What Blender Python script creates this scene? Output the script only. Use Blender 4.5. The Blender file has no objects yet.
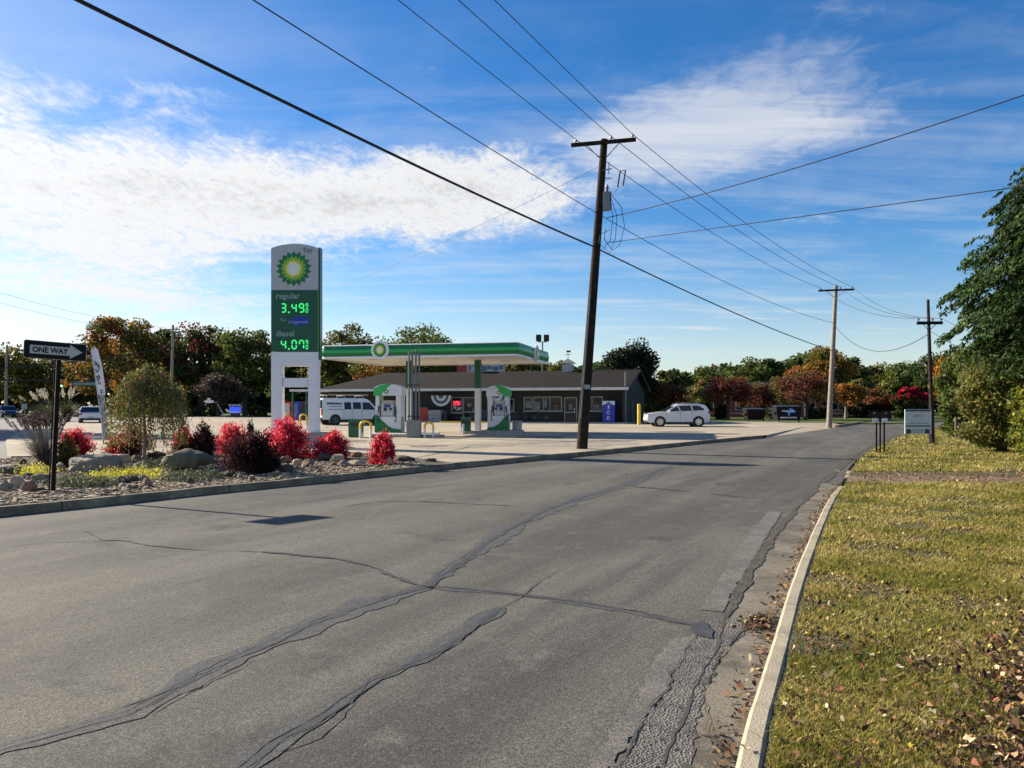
import bpy, bmesh, math, random
import numpy as np
from mathutils import Vector, Matrix
from mathutils.geometry import tessellate_polygon
rnd = random.Random(7)
R = math.radians
sc = bpy.context.scene
COL = sc.collection
# ---- measured view: eye 1.7 m above the road, used only to turn measured image points into metres
F, H, HY = 760.0, 1.7, 404.0
def X(px, Y): return (px - 512) * Y / F
def Z(py, Y): return H - (py - HY) * Y / F
def G(px, py, z=0.0):
    Y = (H - z) * F / (py - HY)
    return Vector((X(px, Y), Y, z))

# ------------------------------------------------------------------ materials
MATS = {}
def _nodes(name):
    m = bpy.data.materials.new(name); m.use_nodes = True
    nt = m.node_tree; b = nt.nodes['Principled BSDF']
    return m, nt, b
def mat(name, col, rough=.6, metal=0.0, var=.12, scale=6.0, bump=0.0, bscale=40.0, spec=.5, coat=0.0, col2=None, detail=6):
    """principled material whose colour wanders with object-space noise"""
    if name in MATS: return MATS[name]
    m, nt, b = _nodes(name)
    tc = nt.nodes.new('ShaderNodeTexCoord')
    n = nt.nodes.new('ShaderNodeTexNoise'); n.inputs['Scale'].default_value = scale; n.inputs['Detail'].default_value = detail
    nt.links.new(tc.outputs['Object'], n.inputs['Vector'])
    cr = nt.nodes.new('ShaderNodeValToRGB')
    c1 = [max(0, c * (1 - var)) for c in col]; c2 = list(col2) if col2 else [min(1, c * (1 + var)) for c in col]
    cr.color_ramp.elements[0].color = (*c1, 1); cr.color_ramp.elements[1].color = (*c2, 1)
    cr.color_ramp.elements[0].position = .3; cr.color_ramp.elements[1].position = .7
    nt.links.new(n.outputs['Fac'], cr.inputs['Fac']); nt.links.new(cr.outputs['Color'], b.inputs['Base Color'])
    b.inputs['Roughness'].default_value = rough; b.inputs['Metallic'].default_value = metal
    b.inputs['Specular IOR Level'].default_value = spec; b.inputs['Coat Weight'].default_value = coat
    if bump > 0:
        n2 = nt.nodes.new('ShaderNodeTexNoise'); n2.inputs['Scale'].default_value = bscale; n2.inputs['Detail'].default_value = 4
        nt.links.new(tc.outputs['Object'], n2.inputs['Vector'])
        bp = nt.nodes.new('ShaderNodeBump'); bp.inputs['Strength'].default_value = bump; bp.inputs['Distance'].default_value = .02
        nt.links.new(n2.outputs['Fac'], bp.inputs['Height']); nt.links.new(bp.outputs['Normal'], b.inputs['Normal'])
    MATS[name] = m; return m
def emit(name, col, strength, base=(.02, .02, .02)):
    if name in MATS: return MATS[name]
    m, nt, b = _nodes(name)
    b.inputs['Base Color'].default_value = (*base, 1)
    b.inputs['Emission Color'].default_value = (*col, 1); b.inputs['Emission Strength'].default_value = strength
    MATS[name] = m; return m
def leafmat(name, trans=.45, rough=.6):
    if name in MATS: return MATS[name]
    m, nt, b = _nodes(name)
    a = nt.nodes.new('ShaderNodeAttribute'); a.attribute_name = 'col'
    nt.links.new(a.outputs['Color'], b.inputs['Base Color'])
    b.inputs['Roughness'].default_value = rough; b.inputs['Specular IOR Level'].default_value = .25
    t = nt.nodes.new('ShaderNodeBsdfTranslucent'); nt.links.new(a.outputs['Color'], t.inputs['Color'])
    mx = nt.nodes.new('ShaderNodeMixShader'); mx.inputs[0].default_value = trans
    nt.links.new(b.outputs[0], mx.inputs[1]); nt.links.new(t.outputs[0], mx.inputs[2])
    nt.links.new(mx.outputs[0], nt.nodes['Material Output'].inputs['Surface'])
    MATS[name] = m; return m
def ground_mat(name, layers, rough=.9, bump=.3, bscale=60, speck=None, bdist=.01, grain=None):
    """layers: list of (colour, noise scale, low, high) mixed one over the other; object coordinates are metres"""
    if name in MATS: return MATS[name]
    m, nt, b = _nodes(name)
    tc = nt.nodes.new('ShaderNodeTexCoord'); prev = None
    for i, L in enumerate(layers):
        col, s, lo, hi = L[:4]
        rgb = nt.nodes.new('ShaderNodeRGB'); rgb.outputs[0].default_value = (*col, 1)
        if prev is None: prev = rgb.outputs[0]; continue
        mp = nt.nodes.new('ShaderNodeMapping')
        mp.inputs['Location'].default_value = (i * 13.1, i * 7.7, i)
        if len(L) > 5: mp.vector_type = 'TEXTURE'; mp.inputs['Rotation'].default_value = (0, 0, L[5])
        if len(L) > 4: mp.inputs['Scale'].default_value = L[4]
        nt.links.new(tc.outputs['Object'], mp.inputs['Vector'])
        n = nt.nodes.new('ShaderNodeTexNoise'); n.inputs['Scale'].default_value = s; n.inputs['Detail'].default_value = 8; n.inputs['Roughness'].default_value = .62
        nt.links.new(mp.outputs[0], n.inputs['Vector'])
        mr = nt.nodes.new('ShaderNodeMapRange'); mr.inputs['From Min'].default_value = lo; mr.inputs['From Max'].default_value = hi
        nt.links.new(n.outputs['Fac'], mr.inputs['Value'])
        mx = nt.nodes.new('ShaderNodeMix'); mx.data_type = 'RGBA'
        nt.links.new(mr.outputs[0], mx.inputs[0]); nt.links.new(prev, mx.inputs[6]); nt.links.new(rgb.outputs[0], mx.inputs[7])
        prev = mx.outputs[2]
    for gs, glo, ghi in (grain or ()):            # single stones of the aggregate, each its own tone
        v = nt.nodes.new('ShaderNodeTexVoronoi'); v.inputs['Scale'].default_value = gs; nt.links.new(tc.outputs['Object'], v.inputs['Vector'])
        sp_ = nt.nodes.new('ShaderNodeSeparateColor'); nt.links.new(v.outputs['Color'], sp_.inputs[0])
        mr = nt.nodes.new('ShaderNodeMapRange'); mr.inputs['To Min'].default_value = glo; mr.inputs['To Max'].default_value = ghi
        nt.links.new(sp_.outputs[0], mr.inputs['Value'])
        mx = nt.nodes.new('ShaderNodeMix'); mx.data_type = 'RGBA'; mx.blend_type = 'MULTIPLY'; mx.inputs[0].default_value = 1
        nt.links.new(prev, mx.inputs[6]); nt.links.new(mr.outputs[0], mx.inputs[7]); prev = mx.outputs[2]
    nt.links.new(prev, b.inputs['Base Color'])
    b.inputs['Roughness'].default_value = rough; b.inputs['Specular IOR Level'].default_value = .3
    v = nt.nodes.new('ShaderNodeTexVoronoi' if speck else 'ShaderNodeTexNoise'); v.inputs['Scale'].default_value = bscale
    nt.links.new(tc.outputs['Object'], v.inputs['Vector'])
    bp = nt.nodes.new('ShaderNodeBump'); bp.inputs['Strength'].default_value = bump; bp.inputs['Distance'].default_value = bdist
    nt.links.new(v.outputs[0], bp.inputs['Height']); nt.links.new(bp.outputs['Normal'], b.inputs['Normal'])
    MATS[name] = m; return m

# ------------------------------------------------------------------ objects
def tag(o, label=None, cat=None, group=None, kind=None):
    if label: o['label'] = label
    if cat: o['category'] = cat
    if group: o['group'] = group
    if kind: o['kind'] = kind
    return o
def thing(name, label, cat, loc=(0, 0, 0), rz=0.0, group=None):
    o = bpy.data.objects.new(name, None); COL.objects.link(o)
    o.empty_display_size = .2; o.location = loc; o.rotation_euler = (0, 0, rz)
    return tag(o, label, cat, group)
def kids(o): return [c for c in bpy.data.objects if c.parent == o]
def copy_tree(o, parent=None):
    ch = kids(o)
    c = o.copy(); COL.objects.link(c)
    if parent: c.parent = parent
    for k in ch: copy_tree(k, c)
    return c
class MB:
    """collects solids, links them as one mesh object"""
    def __init__(s): s.v = []; s.f = []; s.m = []; s.mi = 0
    def add(s, vs, fs):
        n = len(s.v); s.v += [tuple(p) for p in vs]
        for f in fs: s.f.append([n + i for i in f]); s.m.append(s.mi)
        return s
    def box(s, c, d, rz=0.0, tilt=None):
        M = Matrix.Rotation(rz, 3, 'Z')
        if tilt: M = M @ Matrix.Rotation(tilt[1], 3, tilt[0])
        vs = [Vector(c) + M @ Vector((d[0] / 2 * i, d[1] / 2 * j, d[2] / 2 * k)) for i in (-1, 1) for j in (-1, 1) for k in (-1, 1)]
        return s.add(vs, [(0, 1, 3, 2), (4, 6, 7, 5), (0, 4, 5, 1), (2, 3, 7, 6), (0, 2, 6, 4), (1, 5, 7, 3)])
    def cyl(s, p0, p1, r0, r1=None, n=12, cap=True):
        return s.tube([p0, p1], [r0, r0 if r1 is None else r1], n, cap)
    def tube(s, pts, r, n=8, cap=True):
        pts = [Vector(p) for p in pts]
        if not isinstance(r, (list, tuple)): r = [r] * len(pts)
        vs = []; up = Vector((0, 0, 1)); a = None
        for i, p in enumerate(pts):
            d = (pts[min(i + 1, len(pts) - 1)] - pts[max(i - 1, 0)])
            d = d.normalized() if d.length > 1e-9 else up
            if a is None:
                a = d.cross(up if abs(d.z) < .9 else Vector((1, 0, 0))).normalized()
            else:
                a = (a - d * a.dot(d)).normalized()
            b = d.cross(a)
            for k in range(n):
                t = 2 * math.pi * k / n
                vs.append(p + (a * math.cos(t) + b * math.sin(t)) * r[i])
        fs = []
        for i in range(len(pts) - 1):
            for k in range(n):
                fs.append((i * n + k, i * n + (k + 1) % n, (i + 1) * n + (k + 1) % n, (i + 1) * n + k))
        if cap:
            fs.append(tuple(range(n))[::-1]); fs.append(tuple((len(pts) - 1) * n + k for k in range(n)))
        return s.add(vs, fs)
    def ell(s, c, r, seg=14, ring=9, jit=0.0, rg=None):
        c = Vector(c); vs = [c + Vector((0, 0, -r[2]))]
        for i in range(1, ring):
            ph = -math.pi / 2 + math.pi * i / ring
            for k in range(seg):
                t = 2 * math.pi * k / seg
                j = 1 + (rg.uniform(-jit, jit) if rg else 0)
                vs.append(c + Vector((r[0] * math.cos(ph) * math.cos(t) * j, r[1] * math.cos(ph) * math.sin(t) * j, r[2] * math.sin(ph) * j)))
        vs.append(c + Vector((0, 0, r[2])))
        fs = [(0, 1 + (k + 1) % seg, 1 + k) for k in range(seg)]
        for i in range(ring - 2):
            for k in range(seg):
                a = 1 + i * seg
                fs.append((a + k, a + (k + 1) % seg, a + seg + (k + 1) % seg, a + seg + k))
        a = 1 + (ring - 2) * seg; L = len(vs) - 1
        fs += [(a + k, a + (k + 1) % seg, L) for k in range(seg)]
        return s.add(vs, fs)
    def prism(s, poly, d0, d1, plane='xz', hw=None):
        """polygon (a,b) extruded along the third axis d0..d1; hw(b) scales the extrusion (for tumblehome)"""
        def P(a, b, d):
            if hw: d = d * hw(b)
            return {'xz': (a, d, b), 'xy': (a, b, d), 'yz': (d, a, b)}[plane]
        n = len(poly); vs = [P(a, b, d0) for a, b in poly] + [P(a, b, d1) for a, b in poly]
        tri = tessellate_polygon([[Vector((a, b, 0)) for a, b in poly]])
        fs = [tuple(t) for t in tri] + [tuple(n + i for i in t[::-1]) for t in tri]
        fs += [(i, (i + 1) % n, n + (i + 1) % n, n + i) for i in range(n)]
        return s.add(vs, fs)
    def sheet(s, poly, z=0.0):
        pts = [Vector((p[0], p[1], z)) for p in poly]
        tri = tessellate_polygon([[Vector((p.x, p.y, 0)) for p in pts]])
        return s.add(pts, [tuple(t) for t in tri])
    def build(s, name, mats, parent=None, loc=None, bevel=0.0, smooth=False, kind=None, fixn=True):
        me = bpy.data.meshes.new(name)
        me.from_pydata(s.v, [], s.f)
        if not isinstance(mats, (list, tuple)): mats = [mats]
        for m in mats: me.materials.append(m)
        me.polygons.foreach_set('material_index', s.m)
        if fixn or bevel:
            bm = bmesh.new(); bm.from_mesh(me)
            bmesh.ops.recalc_face_normals(bm, faces=bm.faces)
            if bevel:
                es = [e for e in bm.edges if len(e.link_faces) == 2 and e.calc_face_angle(0) > .5]
                bmesh.ops.bevel(bm, geom=es, offset=bevel, segments=2, affect='EDGES', clamp_overlap=True)
            bm.to_mesh(me); bm.free()
        if smooth:
            me.polygons.foreach_set('use_smooth', [True] * len(me.polygons))
            me.set_sharp_from_angle(angle=R(40))
        o = bpy.data.objects.new(name, me); COL.objects.link(o)
        if parent: o.parent = parent
        if loc: o.location = loc
        if kind: o['kind'] = kind
        return o
def flat(name, poly, z, m, kind='structure'):
    """a level sheet whose normal points up"""
    b = MB(); b.sheet(poly, z)
    o = b.build(name, m, kind=kind, fixn=False)
    me = o.data
    bm = bmesh.new(); bm.from_mesh(me)
    for f in bm.faces:
        f.normal_update()
        if f.normal.z < 0: f.normal_flip()
    bm.to_mesh(me); bm.free()
    return o

# lettering: the built-in font turned into a thin mesh, standing in the local xz plane and facing -y
def lettering(name, body, w, h, m, parent, at, thick=.004, bold=0.0, shear=0.0, keep=False):
    cu = bpy.data.curves.new('lettering_curve', 'FONT'); cu.body = body; cu.size = 1; cu.extrude = .02; cu.offset = bold; cu.shear = shear
    cu.resolution_u = 3
    ob = bpy.data.objects.new('lettering_curve', cu)
    me = bpy.data.meshes.new_from_object(ob)
    co = np.zeros(len(me.vertices) * 3); me.vertices.foreach_get('co', co); co = co.reshape(-1, 3)
    lo, hi = co.min(0), co.max(0)
    sx = w / (hi[0] - lo[0]); sz = h / (hi[1] - lo[1])
    if keep: sx = sz = min(sx, sz)
    out = np.empty_like(co)
    out[:, 0] = (co[:, 0] - (lo[0] + hi[0]) / 2) * sx
    out[:, 2] = (co[:, 1] - (lo[1] + hi[1]) / 2) * sz
    out[:, 1] = -(co[:, 2] - lo[2]) / max(1e-6, hi[2] - lo[2]) * thick
    me.vertices.foreach_set('co', out.ravel()); me.materials.clear(); me.materials.append(m); me.update()
    bpy.data.objects.remove(ob); bpy.data.curves.remove(cu)
    me.name = name
    o = bpy.data.objects.new(name, me); COL.objects.link(o); o.parent = parent; o.location = at
    return o

# ------------------------------------------------------------------ leaves by the thousand (numpy)
def raw_mesh(name, V, nper, cols, m, parent=None, loc=None, kind=None):
    """V: (N*nper,3) vertices of N separate n-gons, cols: (N,3)"""
    N = len(V) // nper
    me = bpy.data.meshes.new(name)
    me.vertices.add(N * nper); me.vertices.foreach_set('co', V.astype(np.float32).ravel())
    me.loops.add(N * nper); me.loops.foreach_set('vertex_index', np.arange(N * nper, dtype=np.int32))
    me.polygons.add(N); me.polygons.foreach_set('loop_start', np.arange(0, N * nper, nper, dtype=np.int32))
    me.polygons.foreach_set('loop_total', np.full(N, nper, dtype=np.int32))
    me.update(calc_edges=True)
    a = me.attributes.new('col', 'FLOAT_COLOR', 'POINT')
    c4 = np.ones((N * nper, 4), np.float32); c4[:, :3] = np.repeat(cols, nper, 0)
    a.data.foreach_set('color', c4.ravel())
    me.materials.append(m)
    o = bpy.data.objects.new(name, me); COL.objects.link(o)
    if parent: o.parent = parent
    if loc is not None: o.location = loc
    if kind: o['kind'] = kind
    return o
def unit(a): return a / np.maximum(1e-9, np.linalg.norm(a, axis=1, keepdims=True))
def leaf_verts(C, size, rg, aspect=.55, axis=None, spread=1.0):
    """one rhombic leaf per centre; axis (N,3) biases the long direction"""
    N = len(C)
    u = rg.normal(size=(N, 3))
    if axis is not None: u = axis + u * spread * .6
    u = unit(u); w = unit(np.cross(u, rg.normal(size=(N, 3))))
    n = np.cross(u, w)
    s = (size * rg.uniform(.6, 1.35, N))[:, None]
    V = np.empty((N, 4, 3))
    V[:, 0] = C - u * s; V[:, 2] = C + u * s
    V[:, 1] = C + w * s * aspect + n * s * .12; V[:, 3] = C - w * s * aspect + n * s * .12
    return V.reshape(-1, 3)
def pick_cols(rg, N, pal, jit=.25):
    p = np.array([c[:3] for c in pal]); w = np.array([c[3] for c in pal]); w = w / w.sum()
    c = p[rg.choice(len(p), N, p=w)]
    return np.clip(c * (1 + rg.normal(size=(N, 1)) * jit) * (1 + rg.normal(size=(N, 3)) * .06), .004, .95)
def crown_points(rg, N, c, r, K, clump=.33, low=-.75, lean=None):
    """clumps inside an uneven ellipsoid, leaves on and in each clump"""
    d = unit(rg.normal(size=(K * 3, 3))); d = d[d[:, 2] > low][:K]; K = len(d)
    rad = rg.uniform(.35, .92, K) ** .6
    cc = d * rad[:, None] * np.array(r) * rg.uniform(.8, 1.08, (K, 1))
    cr = clump * min(r) * rg.uniform(.6, 1.35, K)
    idx = rg.integers(0, K, N)
    l = unit(rg.normal(size=(N, 3))) * (rg.uniform(0, 1, (N, 1)) ** .45)
    P = cc[idx] + l * cr[idx][:, None] * np.array([1.15, 1.15, .8])
    return P + np.array(c), idx, cc + np.array(c)
BARK = mat('bark', (.055, .042, .032), .9, var=.4, scale=9, bump=.6, bscale=25)
BARK_PALE = mat('bark_pale', (.2, .17, .14), .9, var=.3, scale=9, bump=.5, bscale=25)
LEAF = leafmat('leaf', .4)
def trunk_mesh(root, h, r, tips, rg, m=BARK, fork=.35):
    b = MB(); wob = [rg.uniform(-.12, .12) for _ in range(4)]
    b.tube([(0, 0, -.1), (wob[0] * r * 3, wob[1] * r * 3, h * .33), (wob[2] * r * 5, wob[3] * r * 5, h * .7), (0, 0, h)], [r * 1.35, r, r * .7, r * .25], 8)
    for t in tips:
        z0 = h * rg.uniform(fork, .8); s = Vector((0, 0, z0)); t = Vector(t); mid = s.lerp(t, .5) + Vector((0, 0, -.06 * (t - s).length))
        b.tube([s, mid, t], [r * .5, r * .3, r * .1], 6)
    return b.build('trunk', m, root, smooth=True)
def tree(name, label, cat, loc, h, r, pal, N, size, K=34, clump=.34, cz=.6, trunk_r=None, seed=0, group=None, base=.12, aspect=.6, jit=.28, low=-.75, pale=False, topcol=None, lf=None):
    """r = crown half widths (x, y, z); crown centre at cz*h"""
    rg = np.random.default_rng(seed)
    root = thing(name, label, cat, loc, 0, group)
    P, idx, cc = crown_points(rg, N, (0, 0, h - r[2] * .95), r, K, clump, low)
    cols = pick_cols(rg, N, pal, jit)
    ck = 1 + rg.normal(size=(K + 5, 1)) * .2
    cols = cols * np.clip(ck[np.minimum(idx, K + 4)], .5, 1.6)
    if topcol is not None:                      # autumn colour comes in on whole limbs
        lim = rg.random(K + 5) < topcol[1]
        sel = lim[np.minimum(idx, K + 4)] & (rg.random(N) < .8)
        cols[sel] = pick_cols(rg, int(sel.sum()), topcol[0], jit)
    raw_mesh('crown', leaf_verts(P, size, rg, aspect), 4, np.clip(cols, .003, .9), lf or LEAF, root)
    rr = random.Random(seed)
    trunk_mesh(root, h * .85, trunk_r or h * .02 + .05, [cc[i] for i in range(0, min(len(cc), 27), 3)], rr, BARK_PALE if pale else BARK)
    return root
# ------------------------------------------------------------------ camera, sun, sky
cam = bpy.data.cameras.new('camera'); co = bpy.data.objects.new('camera', cam); COL.objects.link(co)
co.location = (0, 0, H); co.rotation_euler = (R(90), 0, 0)
cam.sensor_width = 36; cam.lens = F / 1024 * 36; cam.shift_y = (HY - 384) / 1024; cam.clip_start = .05; cam.clip_end = 6000
sc.camera = co
SUN_EL, SUN_AZ = 25.5, -63.0
sl = bpy.data.lights.new('sun', 'SUN'); so = bpy.data.objects.new('sun', sl); COL.objects.link(so)
sl.energy = 5.0; sl.angle = R(.5); sl.color = (1, .9, .74)
sv = Vector((math.sin(R(SUN_AZ)) * math.cos(R(SUN_EL)), math.cos(R(SUN_AZ)) * math.cos(R(SUN_EL)), math.sin(R(SUN_EL))))
so.rotation_euler = (-sv).to_track_quat('-Z', 'Y').to_euler(); so.location = sv * 200
sc.view_settings.view_transform = 'Standard'; sc.view_settings.look = 'None'; sc.view_settings.gamma = 1; sc.view_settings.exposure = EXPOSURE = 1.15
sc.cycles.max_bounces = 4; sc.cycles.diffuse_bounces = 2; sc.cycles.glossy_bounces = 2; sc.cycles.transmission_bounces = 2; sc.cycles.use_denoising = True

w = bpy.data.worlds.new('World'); sc.world = w; w.use_nodes = True; w.cycles.sampling_method = 'MANUAL'; w.cycles.sample_map_resolution = 256
nt = w.node_tree; L = nt.links.new
def nd(t, **k):
    n = nt.nodes.new(t)
    for a, b in k.items(): setattr(n, a, b)
    return n
def inp(n, i, v):
    if isinstance(v, (int, float)): n.inputs[i].default_value = v
    else: L(v, n.inputs[i])
def mth(op, a, b=None, c=None, clamp=False):
    n = nd('ShaderNodeMath', operation=op, use_clamp=clamp); inp(n, 0, a)
    if b is not None: inp(n, 1, b)
    if c is not None: inp(n, 2, c)
    return n.outputs[0]
bg = nt.nodes['Background']
sky = nd('ShaderNodeTexSky', sky_type='NISHITA'); sky.sun_disc = False
sky.sun_elevation = R(SUN_EL); sky.sun_rotation = R(SUN_AZ); sky.altitude = 200; sky.air_density = 1.0; sky.dust_density = .6; sky.ozone_density = 3.2
geo = nd('ShaderNodeTexCoord'); sep = nd('ShaderNodeSeparateXYZ'); L(geo.outputs['Generated'], sep.inputs[0])
dx, dy, dz = sep.outputs
az = mth('MULTIPLY', mth('ARCTAN2', dx, dy), 57.2958)
el = mth('MULTIPLY', mth('ARCSINE', dz), 57.2958)
# directions projected on a high cloud layer
den = mth('ADD', mth('MAXIMUM', dz, 0.0), .1)
cmb = nd('ShaderNodeCombineXYZ'); L(mth('DIVIDE', dx, den), cmb.inputs[0]); L(mth('DIVIDE', dy, den), cmb.inputs[1])
P = cmb.outputs[0]
def noise(vec, scale, detail=6, rough=.55, dist=0.0, sc_=(1, 1, 1), rot=0.0, off=(0, 0, 0)):
    mp = nd('ShaderNodeMapping'); mp.inputs['Scale'].default_value = sc_; mp.inputs['Rotation'].default_value = (0, 0, rot); mp.inputs['Location'].default_value = off
    L(vec, mp.inputs['Vector'])
    n = nd('ShaderNodeTexNoise'); n.inputs['Scale'].default_value = scale; n.inputs['Detail'].default_value = detail; n.inputs['Roughness'].default_value = rough; n.inputs['Distortion'].default_value = dist
    L(mp.outputs[0], n.inputs['Vector']); return n.outputs['Fac']
def lobe(a0, e0, ra, re, tilt=0.0, amp=1.0):
    u = mth('SUBTRACT', az, a0); v = mth('SUBTRACT', el, e0); c, s = math.cos(R(tilt)), math.sin(R(tilt))
    up = mth('DIVIDE', mth('ADD', mth('MULTIPLY', u, c), mth('MULTIPLY', v, s)), ra)
    vp = mth('DIVIDE', mth('SUBTRACT', mth('MULTIPLY', v, c), mth('MULTIPLY', u, s)), re)
    d = mth('SQRT', mth('ADD', mth('MULTIPLY', up, up), mth('MULTIPLY', vp, vp)))
    return mth('MULTIPLY', mth('SUBTRACT', 1.0, d, clamp=True), amp)
def smooth(x, a, b):
    n = nd('ShaderNodeMapRange', interpolation_type='SMOOTHSTEP'); inp(n, 0, x); n.inputs[1].default_value = a; n.inputs[2].default_value = b
    return n.outputs[0]
def total(xs):
    t = xs[0]
    for x in xs[1:]: t = mth('ADD', t, x)
    return t
big = noise(P, 1.1, 7, .6, .4)
med = noise(P, 3.6, 7, .62, .6, off=(3, 1, 0))
fine = noise(P, 15, 5, .6, .8, (1, .8, 1), .5)
rip = noise(P, 34, 3, .5, 1.2, (1, .45, 1), .9, (5, 2, 0))
strk = noise(P, 2.2, 8, .62, .5, (.35, 1.6, 1), -.25, (9, 4, 0))
cov = total([lobe(-40, 14.5, 30, 8.2, 0, 1.0), lobe(-15, 14.2, 24, 5.4, 4, 1.1), lobe(-3, 15.8, 13, 4.6, 2, .85), lobe(-26, 7.2, 24, 3.6, -6, .8), lobe(-30, 3.6, 26, 2.6, 0, .85), lobe(-25, 20.5, 10, 2.2, 6, .4), lobe(-64, 20, 34, 22, 0, 1.2), lobe(150, 30, 60, 26, 0, .9), lobe(-150, 25, 40, 18, 0, .8), lobe(80, 20, 25, 10, 10, .5)])
dens = mth('ADD', cov, mth('ADD', mth('MULTIPLY', mth('SUBTRACT', big, .5), 1.5), mth('ADD', mth('MULTIPLY', mth('SUBTRACT', med, .5), 1.2), mth('MULTIPLY', mth('SUBTRACT', fine, .5), .75))))
c1 = mth('MULTIPLY', smooth(dens, .15, .85), mth('ADD', mth('ADD', .6, mth('MULTIPLY', smooth(dens, .4, 1.2), .4)), mth('MULTIPLY', mth('SUBTRACT', rip, .42), 1.25)), clamp=True)
cov2 = total([lobe(16, 20.6, 13.5, 6.2, 9, 1.1), lobe(9, 18.6, 11, 4.4, 4, .9), lobe(21, 18.5, 10, 4.4, 6, .55), lobe(27, 27, 10, 4, 25, .4), lobe(30, 20, 9, 3, 20, .25)])
dens2 = mth('ADD', cov2, total([mth('MULTIPLY', mth('SUBTRACT', big, .5), 1.0), mth('MULTIPLY', mth('SUBTRACT', strk, .5), 1.7), mth('MULTIPLY', mth('SUBTRACT', fine, .5), .8)]))
c2 = mth('MULTIPLY', smooth(dens2, .22, 1.3), mth('ADD', .5, mth('MULTIPLY', smooth(strk, .35, .7), .32)))
low = mth('MULTIPLY', mth('SUBTRACT', 1.0, mth('ABSOLUTE', mth('DIVIDE', mth('SUBTRACT', el, 5.5), 9.0)), clamp=True), mth('MULTIPLY', smooth(strk, .42, .72), .62))
hz = mth('MULTIPLY', smooth(el, 11.0, -1.0), .42)
veil = mth('MULTIPLY', smooth(mth('ADD', mth('MULTIPLY', strk, .7), mth('MULTIPLY', med, .3)), .4, .72), mth('MULTIPLY', smooth(el, 34.0, 12.0), .34))
warm = mth('MULTIPLY', smooth(az, 5.0, -38.0), mth('MULTIPLY', smooth(el, 13.0, 0.0), .5))
cl = mth('MAXIMUM', mth('MAXIMUM', mth('MAXIMUM', c1, c2), mth('MAXIMUM', low, hz)), mth('MAXIMUM', veil, warm))
# clouds are brighter towards the sun
sd = nd('ShaderNodeVectorMath', operation='DOT_PRODUCT'); L(geo.outputs['Generated'], sd.inputs[0]); sd.inputs[1].default_value = sv
glow = mth('ADD', 7.6, mth('MULTIPLY', mth('POWER', mth('MAXIMUM', sd.outputs['Value'], 0.0), 3.0), 1.9))
shade = mth('SUBTRACT', 1.0, mth('MULTIPLY', smooth(mth('ADD', dens, mth('MULTIPLY', mth('SUBTRACT', rip, .5), 1.2)), 1.0, 1.8), .24))
cv = mth('MULTIPLY', glow, shade)
cc = nd('ShaderNodeCombineColor'); L(mth('MULTIPLY', cv, 1.0), cc.inputs[0]); L(mth('MULTIPLY', cv, 1.01), cc.inputs[1]); L(mth('MULTIPLY', cv, 1.03), cc.inputs[2])
mx = nd('ShaderNodeMix', data_type='RGBA'); L(cl, mx.inputs[0]); tint = nd('ShaderNodeHueSaturation'); tint.inputs['Saturation'].default_value = 1.36; tint.inputs['Value'].default_value = 1.42; tint.inputs['Hue'].default_value = .506; L(sky.outputs[0], tint.inputs['Color']); L(tint.outputs[0], mx.inputs[6]); L(cc.outputs[0], mx.inputs[7])
L(mx.outputs[2], bg.inputs['Color']); bg.inputs['Strength'].default_value = .05

# ------------------------------------------------------------------ ground, road, kerbs
LOTZ = .1
M_GROUND = ground_mat('ground_grass', [((.07, .08, .022), 1, 0, 1), ((.12, .105, .04), .35, .42, .62), ((.05, .065, .02), 3, .45, .7)], .95, .5, 25)
M_ASPH = ground_mat('asphalt', [((.09, .083, .067), 1, 0, 1), ((.056, .053, .046), .3, .42, .64), ((.118, .11, .09), .55, .44, .66, (7, 1, 1), R(62)), ((.055, .052, .047), 1.1, .48, .66, (9, 1, 1), R(60)), ((.045, .043, .039), .9, .58, .7), ((.135, .123, .1), 2.6, .56, .76), ((.12, .11, .093), 28, .56, .75)], .88, .35, 120, True, .006, grain=((170, .45, 1.6), (75, .75, 1.3)))
M_SEAL = ground_mat('sealant', [((.046, .048, .052), 1, 0, 1), ((.058, .058, .058), 2.5, .42, .62), ((.075, .072, .066), 5, .52, .66)], .7, .2, 120, None, .004, grain=((150, .6, 1.4),))
M_CRACK = mat('crack', (.048, .045, .039), .95)
M_SEALW = ground_mat('worn_sealant', [((.06, .061, .062), 1, 0, 1), ((.074, .071, .064), 3.0, .42, .6), ((.052, .053, .054), 9, .55, .7)], .82, .3, 120, True, .005, grain=((170, .4, 1.65), (75, .75, 1.3)))
M_STREET = ground_mat('street_asphalt', [((.2, .19, .175), 1, 0, 1), ((.16, .155, .148), .12, .45, .65), ((.25, .235, .21), .3, .55, .7, (.2, 1, 1), .2), ((.1, .1, .1), 60, .6, .7)], .9, .3, 120, None)
M_LOT = ground_mat('concrete_lot', [((.36, .3, .215), 1, 0, 1), ((.29, .245, .18), .18, .43, .66), ((.48, .41, .31), .6, .52, .7), ((.15, .135, .115), .7, .6, .72), ((.2, .175, .14), 2.4, .6, .74), ((.25, .22, .18), 70, .58, .72)], .9, .2, 90, None)
M_KERB = ground_mat('kerb_concrete', [((.36, .31, .22), 1, 0, 1), ((.22, .19, .14), 2.2, .45, .66), ((.48, .42, .32), 14, .6, .75), ((.13, .12, .1), 60, .62, .72)], .9, .5, 90, None)
M_GUT = ground_mat('gutter_concrete', [((.19, .165, .125), 1, 0, 1), ((.1, .086, .066), 1.6, .42, .6), ((.25, .22, .17), 9, .55, .72), ((.05, .042, .033), 7, .6, .74), ((.06, .05, .04), 40, .6, .72)], .92, .5, 120, None, grain=((110, .75, 1.25),))
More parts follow.
